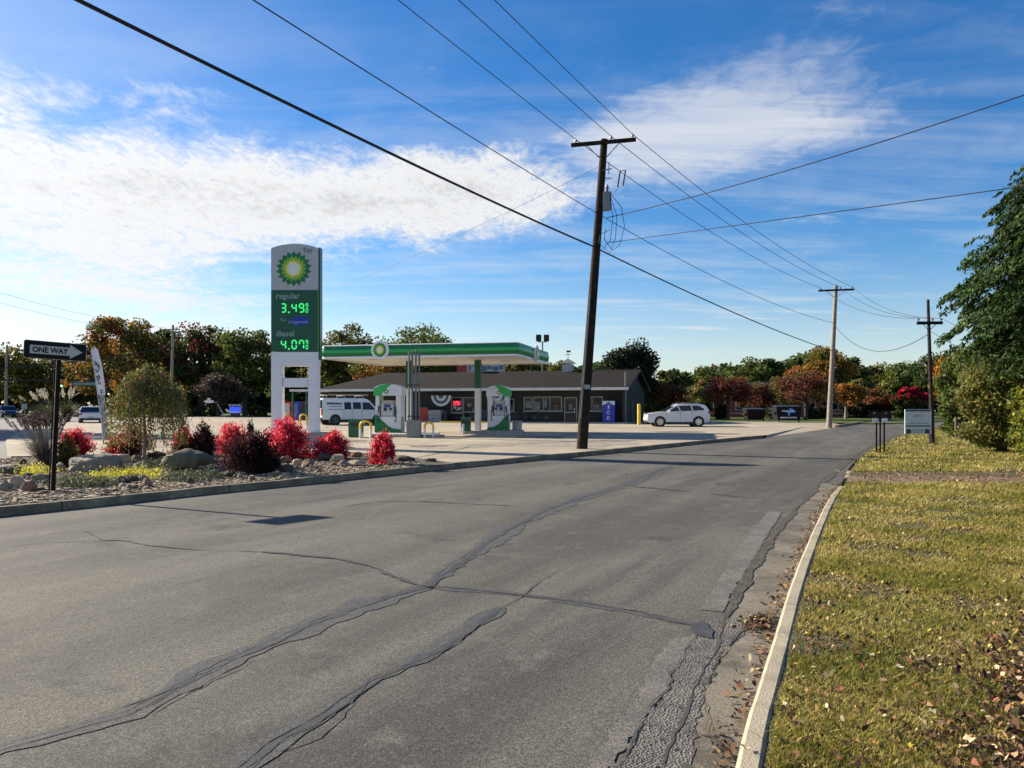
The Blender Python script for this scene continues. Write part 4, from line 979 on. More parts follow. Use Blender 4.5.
# gable louvre and battens on the right end
for i in range(11):
    y_ = WY + .6 + i; MB().box((-.135, y_, EZ / 2), (.03, .06, EZ)).build('batten', WALL2, store)
MB().box((-.12, 5.0, 1.0), (.05, .9, 2.0)).build('side_door', mat('side_door_grey', (.05, .055, .055), .7), store)
for px, sc_ in ((476.5, .85), (568, 1.0)):
    lx, _ = si(px, 370, ry); q = Vector((lx, ry, RZ - .2)); w_ = 1.05 * sc_
    cu = MB().box(q + Vector((0, 0, .42)), (w_ * .85, w_ * .85, .7)).build('cupola', mat('off_white', (.42, .42, .4), .7, 0, .2, 4), roof, bevel=.02)  # cupola in a toned-down off-white
    b = MB(); b.add([q + Vector((i * w_ * .62, j * w_ * .62, .85)) for i, j in ((-1, -1), (1, -1), (1, 1), (-1, 1))] + [q + Vector((0, 0, 1.3))], [(0, 1, 4), (1, 2, 4), (2, 3, 4), (3, 0, 4), (3, 2, 1, 0)])
    b.build('cupola_roof', mat('copper_grey', (.16, .16, .14), .6), roof)
    if px > 500:
        b = MB(); b.cyl(q + Vector((0, 0, 1.25)), q + Vector((0, 0, 2.0)), .025, n=6); b.box(q + Vector((0, 0, 1.65)), (.6, .03, .04)); b.box(q + Vector((.05, 0, 1.95)), (.4, .03, .16)); b.build('weather_vane', DARK, roof)
lx, _ = si(625.5, 370, .35); MB().cyl((lx, .35, 0), (lx, .35, 4.3), .07, n=8).build('vent_pipe', GREYPIPE, store)
FR = mat('window_frame_grey', (.28, .28, .27), .5, 0, .08, 5)
def opening(name, a, c, y0, y1, sill=False, mull=(), ff=FR):
    x0, zt = si(a, y0, WY); x1, zb = si(c, y1, WY); _, zt2 = si(c, y0, WY); _, zb1 = si(a, y1, WY)
    zt = (zt + zt2) / 2; zb = (zb + zb1) / 2; zb = max(zb, .12); w_ = x1 - x0; h_ = zt - zb; f = .09; yy = WY + .1
    b = MB()
    b.box((x0 + f / 2, yy, (zt + zb) / 2), (f, .16, h_)); b.box((x1 - f / 2, yy, (zt + zb) / 2), (f, .16, h_))
    b.box(((x0 + x1) / 2, yy, zt - f / 2), (w_ - 2 * f, .16, f)); b.box(((x0 + x1) / 2, yy, zb + f / 2), (w_ - 2 * f, .16, f))
    for t in mull: b.box((x0 + w_ * t, yy + .003, (zt + zb) / 2), (f * .7, .15, h_ - 2 * f))
    wn = b.build(name, ff, store)
    MB().box(((x0 + x1) / 2, yy + .03, (zt + zb) / 2), (w_ - 2 * f, .03, h_ - 2 * f)).build('pane', GLASS, wn)
    if sill: MB().box(((x0 + x1) / 2, yy - .12, zb - .03), (w_ + .15, .12, .06)).build('sill', ff, wn)
    return wn, x0, x1, zb, zt
def door(a, c, y0, y1):
    d, x0, x1, zb, zt = opening('door', a, c, y0, y1)
    MB().cyl((x1 - .22, WY - .02, 1.0), (x1 - .22, WY - .02, 1.35), .02, n=6).build('handle', CHROME, d)
    MB().box(((x0 + x1) / 2, WY + .07, 1.0), (x1 - x0 - .2, .03, .07)).build('push_bar', METAL, d)
    return d
w0 = opening('window', 451, 462.4, 397, 413, True)
door(463, 475.5, 397, 424)
opening('window', 487, 514, 398.5, 411.5, True, (.6,))
opening('window', 523.5, 532.5, 397, 411.3, True); opening('window', 533.5, 562, 396.5, 411.3, True, (.34, .58))
door(564, 577, 397, 422.6)
opening('window', 581, 603, 396.5, 411.3, True, (.5,))
# the lit OPEN sign hangs inside the first window, notices are stuck on the glass
_, wx0, wx1, wzb, wzt = w0
OP = emit('neon_red', (1, .06, .1), .7)
lettering('neon_letters', 'OPEN', (wx1 - wx0) * .62, .42, OP, w0[0], ((wx0 + wx1) / 2 - .05, WY + .105, wzt - .55), .02, .02)
for fx, fz, w_, h_ in ((.3, .35, .3, .22), (.7, .3, .3, .18), (.55, .2, .4, .1)):
    MB().box((wx0 + (wx1 - wx0) * fx, WY + .11, wzb + (wzt - wzb) * fz), (w_, .01, h_)).build('notice', mat('paper_notice', (.55, .55, .55), .7, 0, .4, 6), w0[0])
for a_, y_, w_, h_, c_2 in ((528, 404.5, .5, .6, (.4, .4, .38)), (537, 406, .45, .7, (.42, .42, .4)), (545, 403, .3, .8, (.3, .33, .36)), (556, 407.5, .5, .35, (.35, .12, .1)), (587, 405, .4, .5, (.4, .4, .42)), (596, 407, .5, .4, (.3, .32, .3)), (505, 406, .5, .5, (.35, .35, .33)), (492, 404, .4, .4, (.4, .1, .08)), (570.5, 407, .35, .5, (.38, .38, .36)), (469, 405, .4, .3, (.4, .4, .4))):
    lx, zz = si(a_, y_, WY); MB().box((lx, WY + .107, zz), (w_, .008, h_)).build('window_poster', mat('poster_%d' % a_, [q * .5 for q in c_2], .6, 0, .5, 4), store)
# bunting: half rosettes under the eave
for px in (441, 497):
    lx, zz = si(px, 395.5, .2); b = MB()
    for r_, mi in ((.95, 0), (.72, 1), (.5, 0), (.25, 1)):
        b.mi = mi; b.prism([(lx + r_ * math.cos(math.pi * (1 + i / 14)), zz + r_ * math.sin(math.pi * (1 + i / 14))) for i in range(15)], .2 - (1 - r_) * .02, .21 - (1 - r_) * .02)
    o = b.build('bunting', [mat('bunting_white', (.5, .52, .53), .8), mat('bunting_blue', (.06, .08, .1), .8)]); M_ = Matrix.Translation(sO) @ Matrix.Rotation(R(SR), 4, 'Z')
    o.data.transform(M_); tag(o, 'pleated half round white bunting hung under the store eave, ' + ('left of the OPEN window' if px < 450 else 'right of the first door'), 'bunting', 'half round buntings on the store')
def on_store(o, label, cat, group=None): o.data.transform(Matrix.Translation(sO) @ Matrix.Rotation(R(SR), 4, 'Z')); return tag(o, label, cat, group)
def swt(px, ly, z=0):
    lx, _ = si(px, 400, ly); return Matrix.Translation(sO) @ Matrix.Rotation(R(SR), 4, 'Z') @ Vector((lx, ly, z))
b = MB(); b.box((-LW / 2 + .2, .1, .12), (LW + .4, 2.3, .16)); o = on_store(b.build('pavement', CONC, kind='structure'), None, None)
x0, _ = si(440, 420, -1.05); x1, _ = si(515, 420, -1.05)
b = MB(); b.box(((x0 + x1) / 2, -1.1, .13), (x1 - x0, .14, .2)); o = b.build('painted_kerb', YPAINT, kind='structure', bevel=.02); o.data.transform(Matrix.Translation(sO) @ Matrix.Rotation(R(SR), 4, 'Z'))
# ice freezer
s = thing('ice_freezer', 'blue ICE freezer with white mountain top under the store eave', 'freezer', swt(608.5, .35, .2), R(SR))
fw, fh = 1.02, 1.75
MB().box((0, .4, fh / 2), (fw, .75, fh)).build('body', BLUEP, s, bevel=.02)
MB().prism([(-fw / 2, fh), (-fw / 2, fh * .8), (-fw * .2, fh * .86), (0, fh * .97), (fw * .2, fh * .86), (fw / 2, fh * .8), (fw / 2, fh)], .005, .02).build('white_top', mat('ice_white', (.6, .65, .72), .5), s)
for ch, zz in (('I', .72), ('C', .46), ('E', .2)): lettering('lettering', ch, .12 if ch == 'I' else .26, .3, mat('ice_white', (.6, .65, .72), .5), s, (0, .02, fh * zz), .01, .02)
MB().cyl((0, .02, fh * .83), (0, .02, fh * .9), .01, n=5).build('handle', CHROME, s)
# goods by the wall
def crate(px, w_, h_, m_, label, cat, ly=.6, z=.2, d_=.6):
    s = thing(cat.replace(' ', '_'), label, cat, swt(px, ly, z), R(SR), 'goods along the store front')
    MB().box((0, 0, h_ / 2), (w_, d_, h_)).build('body', m_, s, bevel=.02)
    MB().box((0, 0, h_ + .02), (w_ + .03, d_ + .03, .04)).build('lid', GREYPIPE, s)
    for i in range(3): MB().box((0, -d_ / 2 - .006, h_ * (.25 + .25 * i)), (w_ * .9, .012, .03)).build('slat', DARK, s)
crate(425, .75, 1.15, REDP, 'dark red stacked goods rack left of the white bags', 'goods rack')
crate(436, 1.2, .95, mat('bag_white', (.35, .35, .34), .7, 0, .3, 5), 'pale stack of bagged goods beside the red rack', 'goods stack', d_=.8)
crate(446.5, .35, .8, DARK, 'dark box left of the OPEN window', 'goods box')
crate(485, .8, .9, mat('rack_dark', (.04, .04, .04), .7), 'dark rack right of the first door', 'goods rack')
def bicycle(px, label, ly=.35):
    s = thing('bicycle', label, 'bicycle', swt(px, ly, .2), R(SR), 'bicycles by the store'); rad = .33
    for q in (-.52, .52):
        b = MB(); b.tube([(q + rad * math.cos(2 * math.pi * i / 20), 0, rad + rad * math.sin(2 * math.pi * i / 20)) for i in range(21)], .022, 6); wl = b.build('wheel', TYRE, s)
        b = MB(); [b.cyl((q, 0, rad), (q + rad * math.cos(a), 0, rad + rad * math.sin(a)), .004, n=3) for a in np.linspace(0, 6.28, 11)[:-1]]; b.build('spokes', METAL, wl)
    b = MB()
    for a, c in (((-.52, 0, .33), (-.12, 0, .33)), ((-.12, 0, .33), (.36, 0, .75)), ((-.25, 0, .8), (.36, 0, .75)), ((-.25, 0, .85), (-.12, 0, .33)), ((-.52, 0, .33), (-.23, 0, .75)), ((.36, 0, .95), (.52, 0, .33))): b.cyl(a, c, .018, n=6)
    b.build('frame', mat('bike_frame', (.05, .05, .06), .4), s)
    MB().box((-.26, 0, .9), (.26, .12, .05)).build('saddle', DARK, s, bevel=.015); MB().cyl((.36, -.28, 1.0), (.36, .28, 1.0), .014, n=6).build('handlebar', DARK, s)
bicycle(511, 'dark bicycle leaning by the wall just right of the right pump'); bicycle(520, 'dark bicycle parked between the right pump and the small window'); bicycle(541, 'dark bicycle parked under the wide store windows')
# flat carport at the left end with what stands beneath it
xa, _ = si(289, 390, -.1); xb, _ = si(318, 390, -.1)
s = thing('carport', 'flat white edged lean-to roof at the left end of the store', 'carport', sO, R(SR))
MB().box(((xa + xb) / 2 - .2, 2, EZ + .02), (xb - xa - .6, 4.4, .2)).build('roof', mat('dull_white_trim', (.6, .6, .58), .5), s, bevel=.01)
for q in (.03, .5): 
    MB().cyl((xa + (xb - xa) * q + .2, .1, LOTZ), (xa + (xb - xa) * q + .2, .1, EZ - .08), .09, n=8).build('post', GREEND, s)
def vending(px, label, m1, m2):
    s = thing('vending_machine', label, 'vending machine', swt(px, 3.0, .1), R(SR), 'drinks machines under the lean-to'); MB().box((0, .4, .92), (.95, .8, 1.84)).build('body', m1, s, bevel=.02)
    MB().box((-.12, -.01, 1.0), (.6, .03, 1.3)).build('front_panel', m2, s); MB().box((.34, -.01, 1.1), (.16, .03, .4)).build('coin_panel', DARK, s)
vending(288, 'red drinks machine with pale front at the left under the lean-to', REDP, mat('machine_front', (.5, .5, .5), .4, 0, .4, 3)); vending(296.5, 'blue drinks machine under the lean-to', BLUEP, mat('machine_blue', (.1, .14, .4), .4, 0, .4, 3)); vending(305, 'dark red drinks machine at the right under the lean-to', mat('machine_dark', (.13, .02, .02), .4), DARK)

# ------------------------------------------------------------------ vehicles
CARW = mat('white_car_paint', (.7, .71, .72), .25, 0, .03, 2, coat=.6)
LAMPR = mat('red_lamp', (.4, .01, .012), .15); LAMPW = mat('clear_lamp', (.65, .65, .68), .12, .2)
def wheel_parts(s, x, y, r, sg, wd=.24):
    b = MB(); b.cyl((x, y - wd / 2 * 1, r), (x, y + wd / 2, r), r, n=26); w_ = b.build('wheel', TYRE, s, bevel=.03, smooth=True)
    yy = y + sg * wd / 2
    b = MB(); b.cyl((x, yy - sg * .02, r), (x, yy + sg * .006, r), r * .66, n=22); b.build('rim', CHROME, w_)
    b = MB()
    for i in range(5):
        a = 2 * math.pi * (i + .5) / 5; b.box((x + r * .44 * math.cos(a), yy + sg * .008, r + r * .44 * math.sin(a)), (r * .2, .012, r * .2))
    b.build('rim_gap', DARK, w_)
def vehicle(name, label, cat, loc, rz, Lh, wid, body, house, glass, wheels, wr, paint, belt, top, extra):
    """local +x forward; body/house: side outlines; the house narrows towards the roof"""
    s = thing(name, label, cat, loc, rz); hw = wid / 2
    def tum(z): return 1 - .16 * max(0, (z - belt) / (top - belt)) - .05 * max(0, (.5 - z))
    MB().prism(body, -hw, hw, 'xz', tum).build('body', paint, s, bevel=.035, smooth=True)
    MB().prism(house, -hw * .985, hw * .985, 'xz', tum).build('cabin', paint, s, bevel=.04, smooth=True)
    for sg in (-1, 1):
        for g in glass:
            b = MB(); n = len(g); vs = [(x, sg * (hw * .985 * tum(z) + .004), z) for x, z in g] + [(x, sg * (hw * .985 * tum(z) - .02), z) for x, z in g]
            b.add(vs, [tuple(range(n)), tuple(range(n, 2 * n))] + [(i, (i + 1) % n, n + (i + 1) % n, n + i) for i in range(n)]); b.build('side_window', GLASS, s)
        for x in wheels:
            b = MB(); b.cyl((x, sg * (hw + .004), wr * 1.02), (x, sg * (hw - .3), wr * 1.02), wr * 1.17, n=26); b.build('wheel_arch', DARK, s)
            wheel_parts(s, x, sg * (hw - .1), wr, sg)
        MB().box((extra['mirror'][0], sg * (hw + .1), extra['mirror'][1]), (.12, .2, .16)).build('mirror', extra.get('mcol', paint), s, bevel=.03)
        for x in extra['handles']: MB().box((x, sg * (hw + .012), belt - .13), (.2, .03, .035)).build('handle', extra.get('hcol', CHROME), s)
        for x in extra['seams']: MB().box((x, sg * (hw * 1.0 + .001), (belt + .45) / 2), (.014, .012, belt - .45)).build('door_seam', DARK, s)
        MB().box((extra['tail'][0], sg * (hw - .09), extra['tail'][1]), extra['tail'][2]).build('tail_light', LAMPR, s, bevel=.02)
        MB().box((extra['head'][0], sg * (hw - .2), extra['head'][1]), extra['head'][2]).build('headlight', LAMPW, s, bevel=.03)
        MB().box(((wheels[0] + wheels[1]) / 2, sg * (hw - .03), wr * .72), (abs(wheels[0] - wheels[1]) - wr * 2.4, .1, .16)).build('sill', DARK, s)
    for (p0, p1, p2, p3, nm_) in extra['end_glass']:
        b = MB(); vs = []
        for (x, z), k_ in ((p0, .86), (p1, .92)):
            vs += [(x, -hw * k_ * tum(z), z), (x, hw * k_ * tum(z), z)]
        d = Vector(p2 + (0,)); vs2 = [(x + p2[0], y, z + p2[1]) for x, y, z in vs]
        b.add(vs + vs2, [(0, 1, 3, 2), (4, 6, 7, 5), (0, 4, 5, 1), (2, 3, 7, 6), (0, 2, 6, 4), (1, 5, 7, 3)]); b.build(nm_, GLASS, s)
    for x, z, w_ in extra['plates']: MB().box((x, 0, z), (.03, .5 if w_ == 0 else w_, .13)).build('number_plate', mat('plate_grey', (.5, .5, .52), .4), s)
    for x, z, d_ in extra['bumper']: MB().box((x, 0, z), d_).build('bumper', extra.get('bcol', DARK), s, bevel=.04)
    return s, hw, tum
# white SUV, nose to the left
Ys = 54.5; xc = X(676.5, Ys)
bodyS = [(2.26, .3), (2.33, .55), (2.27, .82), (1.95, .98), (1.0, 1.1), (-1.9, 1.16), (-2.24, 1.1), (-2.3, .72), (-2.22, .33)]
houseS = [(1.12, 1.05), (.35, 1.5), (.0, 1.62), (-.6, 1.68), (-1.5, 1.66), (-1.95, 1.58), (-2.28, 1.1)]
glassS = [[(.78, 1.12), (.22, 1.46), (.12, 1.5), (-.05, 1.14)], [(-.14, 1.14), (.02, 1.52), (-.85, 1.55), (-.95, 1.17)], [(-1.04, 1.17), (-.95, 1.55), (-1.45, 1.54), (-1.85, 1.3), (-1.8, 1.2)]]
suv, hw, tum = vehicle('parked_car', 'white SUV parked nose to the store beside the yellow bollard', 'car', (xc, Ys, LOTZ), R(180), 4.6, 1.84, bodyS, houseS, glassS, (1.4, -1.42), .36, CARW, 1.12, 1.68,
    dict(mirror=(.72, 1.12), handles=(.05, -.85), seams=(.98, -.1, -1.0), tail=(-2.22, 1.02, (.2, .2, .26)), head=(2.12, .84, (.34, .3, .18)), end_glass=[((1.09, 1.1), (.4, 1.5), (.02, .012), 0, 'windscreen'), ((-2.02, 1.52), (-2.24, 1.2), (-.02, .01), 0, 'rear_window')], plates=((-2.32, .82, .4), (2.34, .5, .4)), bumper=((2.24, .4, (.2, 1.7, .16)), (-2.24, .42, (.16, 1.7, .2)))))
suv.scale = (.965, .965, .965)
for sg in (-1, 1): MB().tube([(.2, sg * .68, 1.67), (-.5, sg * .68, 1.73), (-1.6, sg * .68, 1.71)], .02, 6).build('roof_rail', METAL, suv)
# white work van, nose to the right and away
Yv = 58.0; bodyV = [(2.72, .42), (2.78, .7), (2.7, .98), (1.75, 1.15), (-2.72, 1.15), (-2.78, .8), (-2.74, .42)]
houseV = [(1.86, 1.1), (1.15, 1.82), (.95, 1.98), (.6, 2.04), (-2.5, 2.06), (-2.68, 2.0), (-2.74, 1.1)]
glassV = [[(1.55, 1.18), (1.08, 1.72), (.52, 1.74), (.5, 1.16)], [(.38, 1.2), (.38, 1.74), (-.28, 1.74), (-.28, 1.2)], [(-.42, 1.2), (-.42, 1.74), (-.98, 1.74), (-.98, 1.2)]]
van, hw, tum = vehicle('work_van', 'white work van with dark lettering and a ladder rack, seen right of the price sign', 'van', (X(351.5, Yv + 1.2), Yv + 1.2, LOTZ), R(35), 5.5, 2.0, bodyV, houseV, glassV, (1.75, -1.72), .38, CARW, 1.15, 2.06,
    dict(mirror=(1.3, 1.25), mcol=DARK, handles=(.6, -.3), seams=(.45, -.36, 1.5, -1.05), tail=(-2.76, 1.0, (.08, .16, .5)), head=(2.66, .82, (.2, .3, .22)), end_glass=[((1.84, 1.2), (1.2, 1.82), (.025, .02), 0, 'windscreen'), ((-2.7, 1.9), (-2.74, 1.3), (-.02, 0), 0, 'rear_window')], plates=((-2.78, .62, .4),), bumper=((2.72, .45, (.2, 1.9, .24)), (-2.78, .48, (.16, 1.9, .2)))))
STW = mat('steel_wheel_grey', (.07, .07, .075), .6)
for k_ in kids(van):
    for r_ in kids(k_):
        if r_.name.startswith('rim') and 'gap' not in r_.name: r_.data.materials[0] = STW
for x in (.6, -.9, -2.3): MB().tube([(x, -.8, 1.98), (x, -.78, 2.24), (x, .78, 2.24), (x, .8, 1.98)], .025, 6).build('rack_bar', METAL, van)
lad = MB()
for q in (-.62, -.3): lad.box((-.75, q, 2.3), (3.7, .05, .09))
for i in range(12): lad.box((-2.4 + i * .3, -.46, 2.3), (.03, .3, .03))
o = lad.build('ladder', mat('ladder_wood', (.42, .33, .2), .7, 0, .2, 6)); o.data.transform(Matrix.Translation(van.location) @ Matrix.Rotation(R(35), 4, 'Z')); tag(o, 'pale wooden ladder lying on the rack of the white work van', 'ladder')
lt = MB(); rr = random.Random(5)
for row, (zz, h_, x0_, x1_) in enumerate(((1.62, .2, -2.35, -1.25), (1.42, .07, -2.2, -1.2), (1.2, .05, -2.3, -.4), (.98, .05, -2.3, -1.3))):
    x = x0_
    while x < x1_:
        w_ = rr.uniform(.05, .2) if row else rr.uniform(.08, .22)
        lt.box((x + w_ / 2, -(hw * .985 * tum(zz) + .004), zz), (w_, .006, h_ * rr.uniform(.6, 1))); x += w_ + .03
lt.build('lettering', DARKTXT, van)
# distant cars at the left
def small_car(label, loc, rz, paint, group=None):
    s, hw, tum = vehicle('parked_car', label, 'car', loc, rz, 4.4, 1.8, [(2.1, .3), (2.2, .6), (2.0, .85), (1.0, .98), (-1.9, 1.02), (-2.2, .9), (-2.2, .35)], [(1.05, .95), (.35, 1.42), (-.2, 1.5), (-1.2, 1.46), (-2.0, 1.0)],
        [[(.7, 1.02), (.3, 1.36), (-.2, 1.42), (-.25, 1.02)], [(-.35, 1.02), (-.3, 1.42), (-1.1, 1.4), (-1.55, 1.04)]], (1.35, -1.35), .33, paint, 1.0, 1.5,
        dict(mirror=(.7, 1.05), handles=(0, -.9), seams=(.9, -.3, -1.2), tail=(-2.18, .85, (.1, .3, .16)), head=(2.05, .7, (.3, .3, .16)), end_glass=[((1.0, 1.0), (.4, 1.4), (.02, .015), 0, 'windscreen'), ((-1.3, 1.43), (-1.95, 1.02), (-.02, .015), 0, 'rear_window')], plates=((-2.22, .6, .4),), bumper=((2.15, .4, (.16, 1.7, .16)), (-2.2, .42, (.12, 1.7, .18)))))
    return s
small_car('white car driving away on the side street behind the feather flag', (X(91, 66), 66, 0), R(119), CARW)
small_car('dark blue car parked on the far grass at the foot of the bare pole', (X(7.5, 96), 96, 0), R(-48), mat('blue_car_paint', (.03, .05, .13), .25, 0, .05, 2, coat=.6))

# ------------------------------------------------------------------ smaller things of the street
# yellow bollard, light pole, billboard behind the store
b = MB(); b.cyl((0, 0, 0), (0, 0, 1.55), .13, n=14); b.ell((0, 0, 1.55), (.13, .13, .06), 14, 6); o = b.build('bollard', YPAINT, loc=(X(639, 58.5), 58.5, LOTZ), smooth=True); tag(o, 'tall yellow bollard at the right front corner of the store', 'bollard')
s = thing('flood_light', 'twin headed floodlight mast rising behind the store roof', 'lamp post', (X(542.5, 88), 88, 0), 0); zt = Z(342, 88)
MB().cyl((0, 0, 0), (0, 0, zt), .11, .08, 8).build('pole', GREYPIPE, s); MB().box((0, 0, zt), (1.0, .08, .08)).build('arm', GREYPIPE, s)
for q in (-.45, .45): MB().box((q, -.1, zt + .45), (.62, .5, .75), 0, ('X', .3)).build('lamp_head', DARK, s, bevel=.05)
Yb = 108; s = thing('billboard', 'red and white board seen between the canopy and the store roof', 'billboard', (X(481, Yb), Yb, 0), 0)
zt, zb = Z(363.5, Yb), Z(372.5, Yb); wb = 48 * Yb / F
for q in (-.3, .3): MB().cyl((q * wb, .2, 0), (q * wb, .2, zb), .15, n=8).build('post', GREYPIPE, s)
MB().box((0, 0, (zt + zb) / 2), (wb, .25, zt - zb)).build('panel', mat('board_grey', (.4, .4, .4), .7, 0, .3, .8), s)
MB().box((-wb * .4, -.13, (zt + zb) / 2), (wb * .2, .02, (zt - zb) * .9)).build('red_block', REDP, s)
b = MB(); x = -wb * .24
while x < wb * .44: w_ = rr.uniform(.2, .8); b.box((x + w_ / 2, -.135, (zt + zb) / 2 + rr.uniform(-.1, .1)), (w_, .02, (zt - zb) * rr.uniform(.35, .6))); x += w_ + .12
b.build('lettering', mat('blue_grey_letters', (.14, .16, .2), .6), s)
# feather flag
Yf = 30.0; base = Vector((X(103.5, Yf), Yf, .0)); s = thing('feather_flag', 'tall white feather flag with dark script and a floral foot, leaning left', 'flag', base, 0)
def fp(px, py): return Vector((X(px, Yf) - base.x, 0, Z(py, Yf)))
pole_ = [fp(103.5, 446), fp(101.8, 425), fp(98, 395), fp(93.6, 365), fp(91.3, 352), fp(92.3, 347.5), fp(95, 346.8)]
MB().tube(pole_, [.02] * 5 + [.014, .012], 6).build('pole', mat('flag_pole', (.5, .5, .52), .4), s)
lft = [(91.3, 352), (93.5, 365), (95.8, 380), (97.8, 395), (99.8, 410), (101.6, 425), (102.6, 437)]
rgt = [(97.5, 349.5), (101.2, 365), (103.4, 380), (105.2, 395), (106.6, 410), (107.2, 425), (106.5, 437)]
def cloth(l, r_, name, m_, n=7):
    vs, fs = [], []
    for i, (a, c) in enumerate(zip(l, r_)):
        for j in range(n):
            t = j / (n - 1); q = fp(a[0] + (c[0] - a[0]) * t, a[1] + (c[1] - a[1]) * t); q.y = .06 * math.sin(t * 5 + i * .8) * t; vs.append(q)
    for i in range(len(l) - 1):
        for j in range(n - 1): fs.append((i * n + j, i * n + j + 1, (i + 1) * n + j + 1, (i + 1) * n + j))
    vs2 = [v + Vector((0, .008, 0)) for v in vs]; N = len(vs)
    b = MB(); b.add(vs + vs2, fs + [tuple(N + i for i in f[::-1]) for f in fs]); return b.build(name, m_, s, smooth=True)
pts_l = [(95, 347), (92.5, 349.5)] + lft[:4]; pts_r = [(95.6, 347), (96.8, 348.5)] + rgt[:4]
cl1 = cloth(pts_l, pts_r, 'flag_cloth', mat('flag_white', (.72, .7, .76), .8, 0, .04, 3))
fl_m = mat('flag_floral', (.1, .09, .1), .8, 0, .9, 9, col2=(.62, .6, .66))
cl2 = cloth([lft[3], lft[4], lft[5], lft[6]], [rgt[3], rgt[4], rgt[5], rgt[6]], 'flag_foot', fl_m)
def scrib(pts, r_): 
    return MB().tube([fp(a, c) + Vector((0, -.03, 0)) for a, c in pts], r_, 5).build('script_mark', DARKTXT, cl1)
scrib([(95.0, 361), (96.2, 366), (97.2, 362), (98.2, 367.5), (99.4, 364)], .02); scrib([(96, 369), (97.6, 373), (99, 370.5), (100, 366)], .02); scrib([(97.2, 376), (98.5, 381.5), (100.3, 378), (99, 375.5), (97.6, 377.5)], .024); scrib([(98.4, 384), (100.2, 382.2), (101, 384.5)], .02)
for a, c in ((101.8, 392.5), (98.6, 397.5)):
    MB().ell(fp(a, c) + Vector((0, -.03, 0)), (.04, .01, .05), 8, 5).build('paw_mark', DARKTXT, cl1)
    for q, w_ in ((-1.1, -2.0), (0, -2.7), (1.1, -2.1)): MB().ell(fp(a + q, c + w_) + Vector((0, -.03, 0)), (.016, .01, .025), 6, 5).build('paw_mark', DARKTXT, cl1)
# mailboxes
Ym = 25.2; s = thing('mailbox', 'pair of dark mailboxes on three thin posts at the edge of the grass', 'mailbox', (X(880, Ym), Ym, vz), R(-26)); km = Ym / F
zt, zb = Z(411, Ym) - vz, Z(418, Ym) - vz
for q, nm_ in ((-5.3, 0), (5.3, 1)):
    w_ = 10.5 * km; h_ = zt - zb; ar_ = [(q * km - w_ / 2, zb), (q * km + w_ / 2, zb), (q * km + w_ / 2, zb + h_ * .55)] + [(q * km + w_ / 2 * math.cos(math.pi * i / 10), zb + h_ * .55 + h_ * .45 * math.sin(math.pi * i / 10)) for i in range(1, 10)] + [(q * km - w_ / 2, zb + h_ * .55)]
    bx_ = MB().prism(ar_, -.2, .2).build('box', mat('mailbox_dark', (.012, .008, .008), .6, 0, .3, 6, spec=.25), s, bevel=.012)
    MB().prism([(a, c) for a, c in ar_], -.215, -.202).build('door', mat('mailbox_door', (.014, .008, .008), .6, 0, .2, 6, spec=.25), bx_)
    MB().box((q * km, -.222, zt - .07), (.07, .015, .03)).build('handle', METAL, bx_)
    MB().box((q * km + w_ / 2 + .012, -.05, zb + h_ * .6), (.012, .16, .05)).build('flag', mat('flag_red', (.3, .02, .02), .5), bx_)
    MB().box((q * .82 * km, -.12, zb - .075), (.17, .3, .13)).build('paper_slot', mat('paper_box_white', (.65, .65, .66), .6), s, bevel=.01)
MB().box((0, 0, zb - .012), (21 * km, .3, .02)).build('shelf_board', DARK, s)
for q, y_ in ((-3.2, 0), (.2, .05), (3.8, -.05)): MB().box((q * km, y_, (zb - .02) / 2 - .1), (.05, .05, zb + .17)).build('post', BLACKP, s)
# grey property sign
Yg = 30.5; kg = Yg / F; s = thing('property_sign', 'square pale grey property sign with dark bands on the grass beside the slim pole', 'sign', (X(918, Yg), Yg, vz), 0)
wd_, zt, zb = 26.5 * kg, Z(409.3, Yg) - vz, Z(434, Yg) - vz; SG = mat('sign_pale_grey', (.66, .7, .7), .5, 0, .06, 3); SD = mat('sign_slate', (.05, .06, .07), .5)
pn = MB().box((0, 0, (zt + zb) / 2), (wd_, .03, zt - zb)).build('panel', SG, s)
for q in (-1, 1): MB().box((q * wd_ * .44, .035, zt / 2 - .1), (.03, .03, zt + .2)).build('post', mat('sign_post_dark', (.05, .05, .05), .7), s)
def gb(px, py, w_, h_, m_, nm_): MB().box(((px - 918) * kg, -.019, Z(py, Yg) - vz), (w_ * kg, .008, h_ * kg)).build(nm_, m_, pn)
gb(918, 410.6, 25.5, 1.5, SD, 'top_band'); gb(918, 426, 25, 1.2, SD, 'middle_band'); gb(908.5, 431.4, 4.6, 4.4, SD, 'corner_block'); gb(927, 431.4, 4.6, 4.4, SD, 'corner_block')
lettering('lettering', 'n·c', 6.5 * kg, 2.6 * kg, SD, pn, (0, -.016, Z(416, Yg) - vz), .004, .0)
LT = mat('sign_small_text', (.2, .23, .24), .6)
rr2 = random.Random(3)
for y_, a, c, h_ in ((423.2, 909, 927, .9), (430, 912.5, 923, .9), (432, 912.5, 923, .9)):
    b = MB(); x = a
    while x < c: q = rr2.uniform(.5, 1.6); b.box(((x + q / 2 - 918) * kg, -.0185, Z(y_, Yg) - vz), (q * kg, .006, h_ * kg)); x += q + .5
    b.build('small_print', LT, pn)
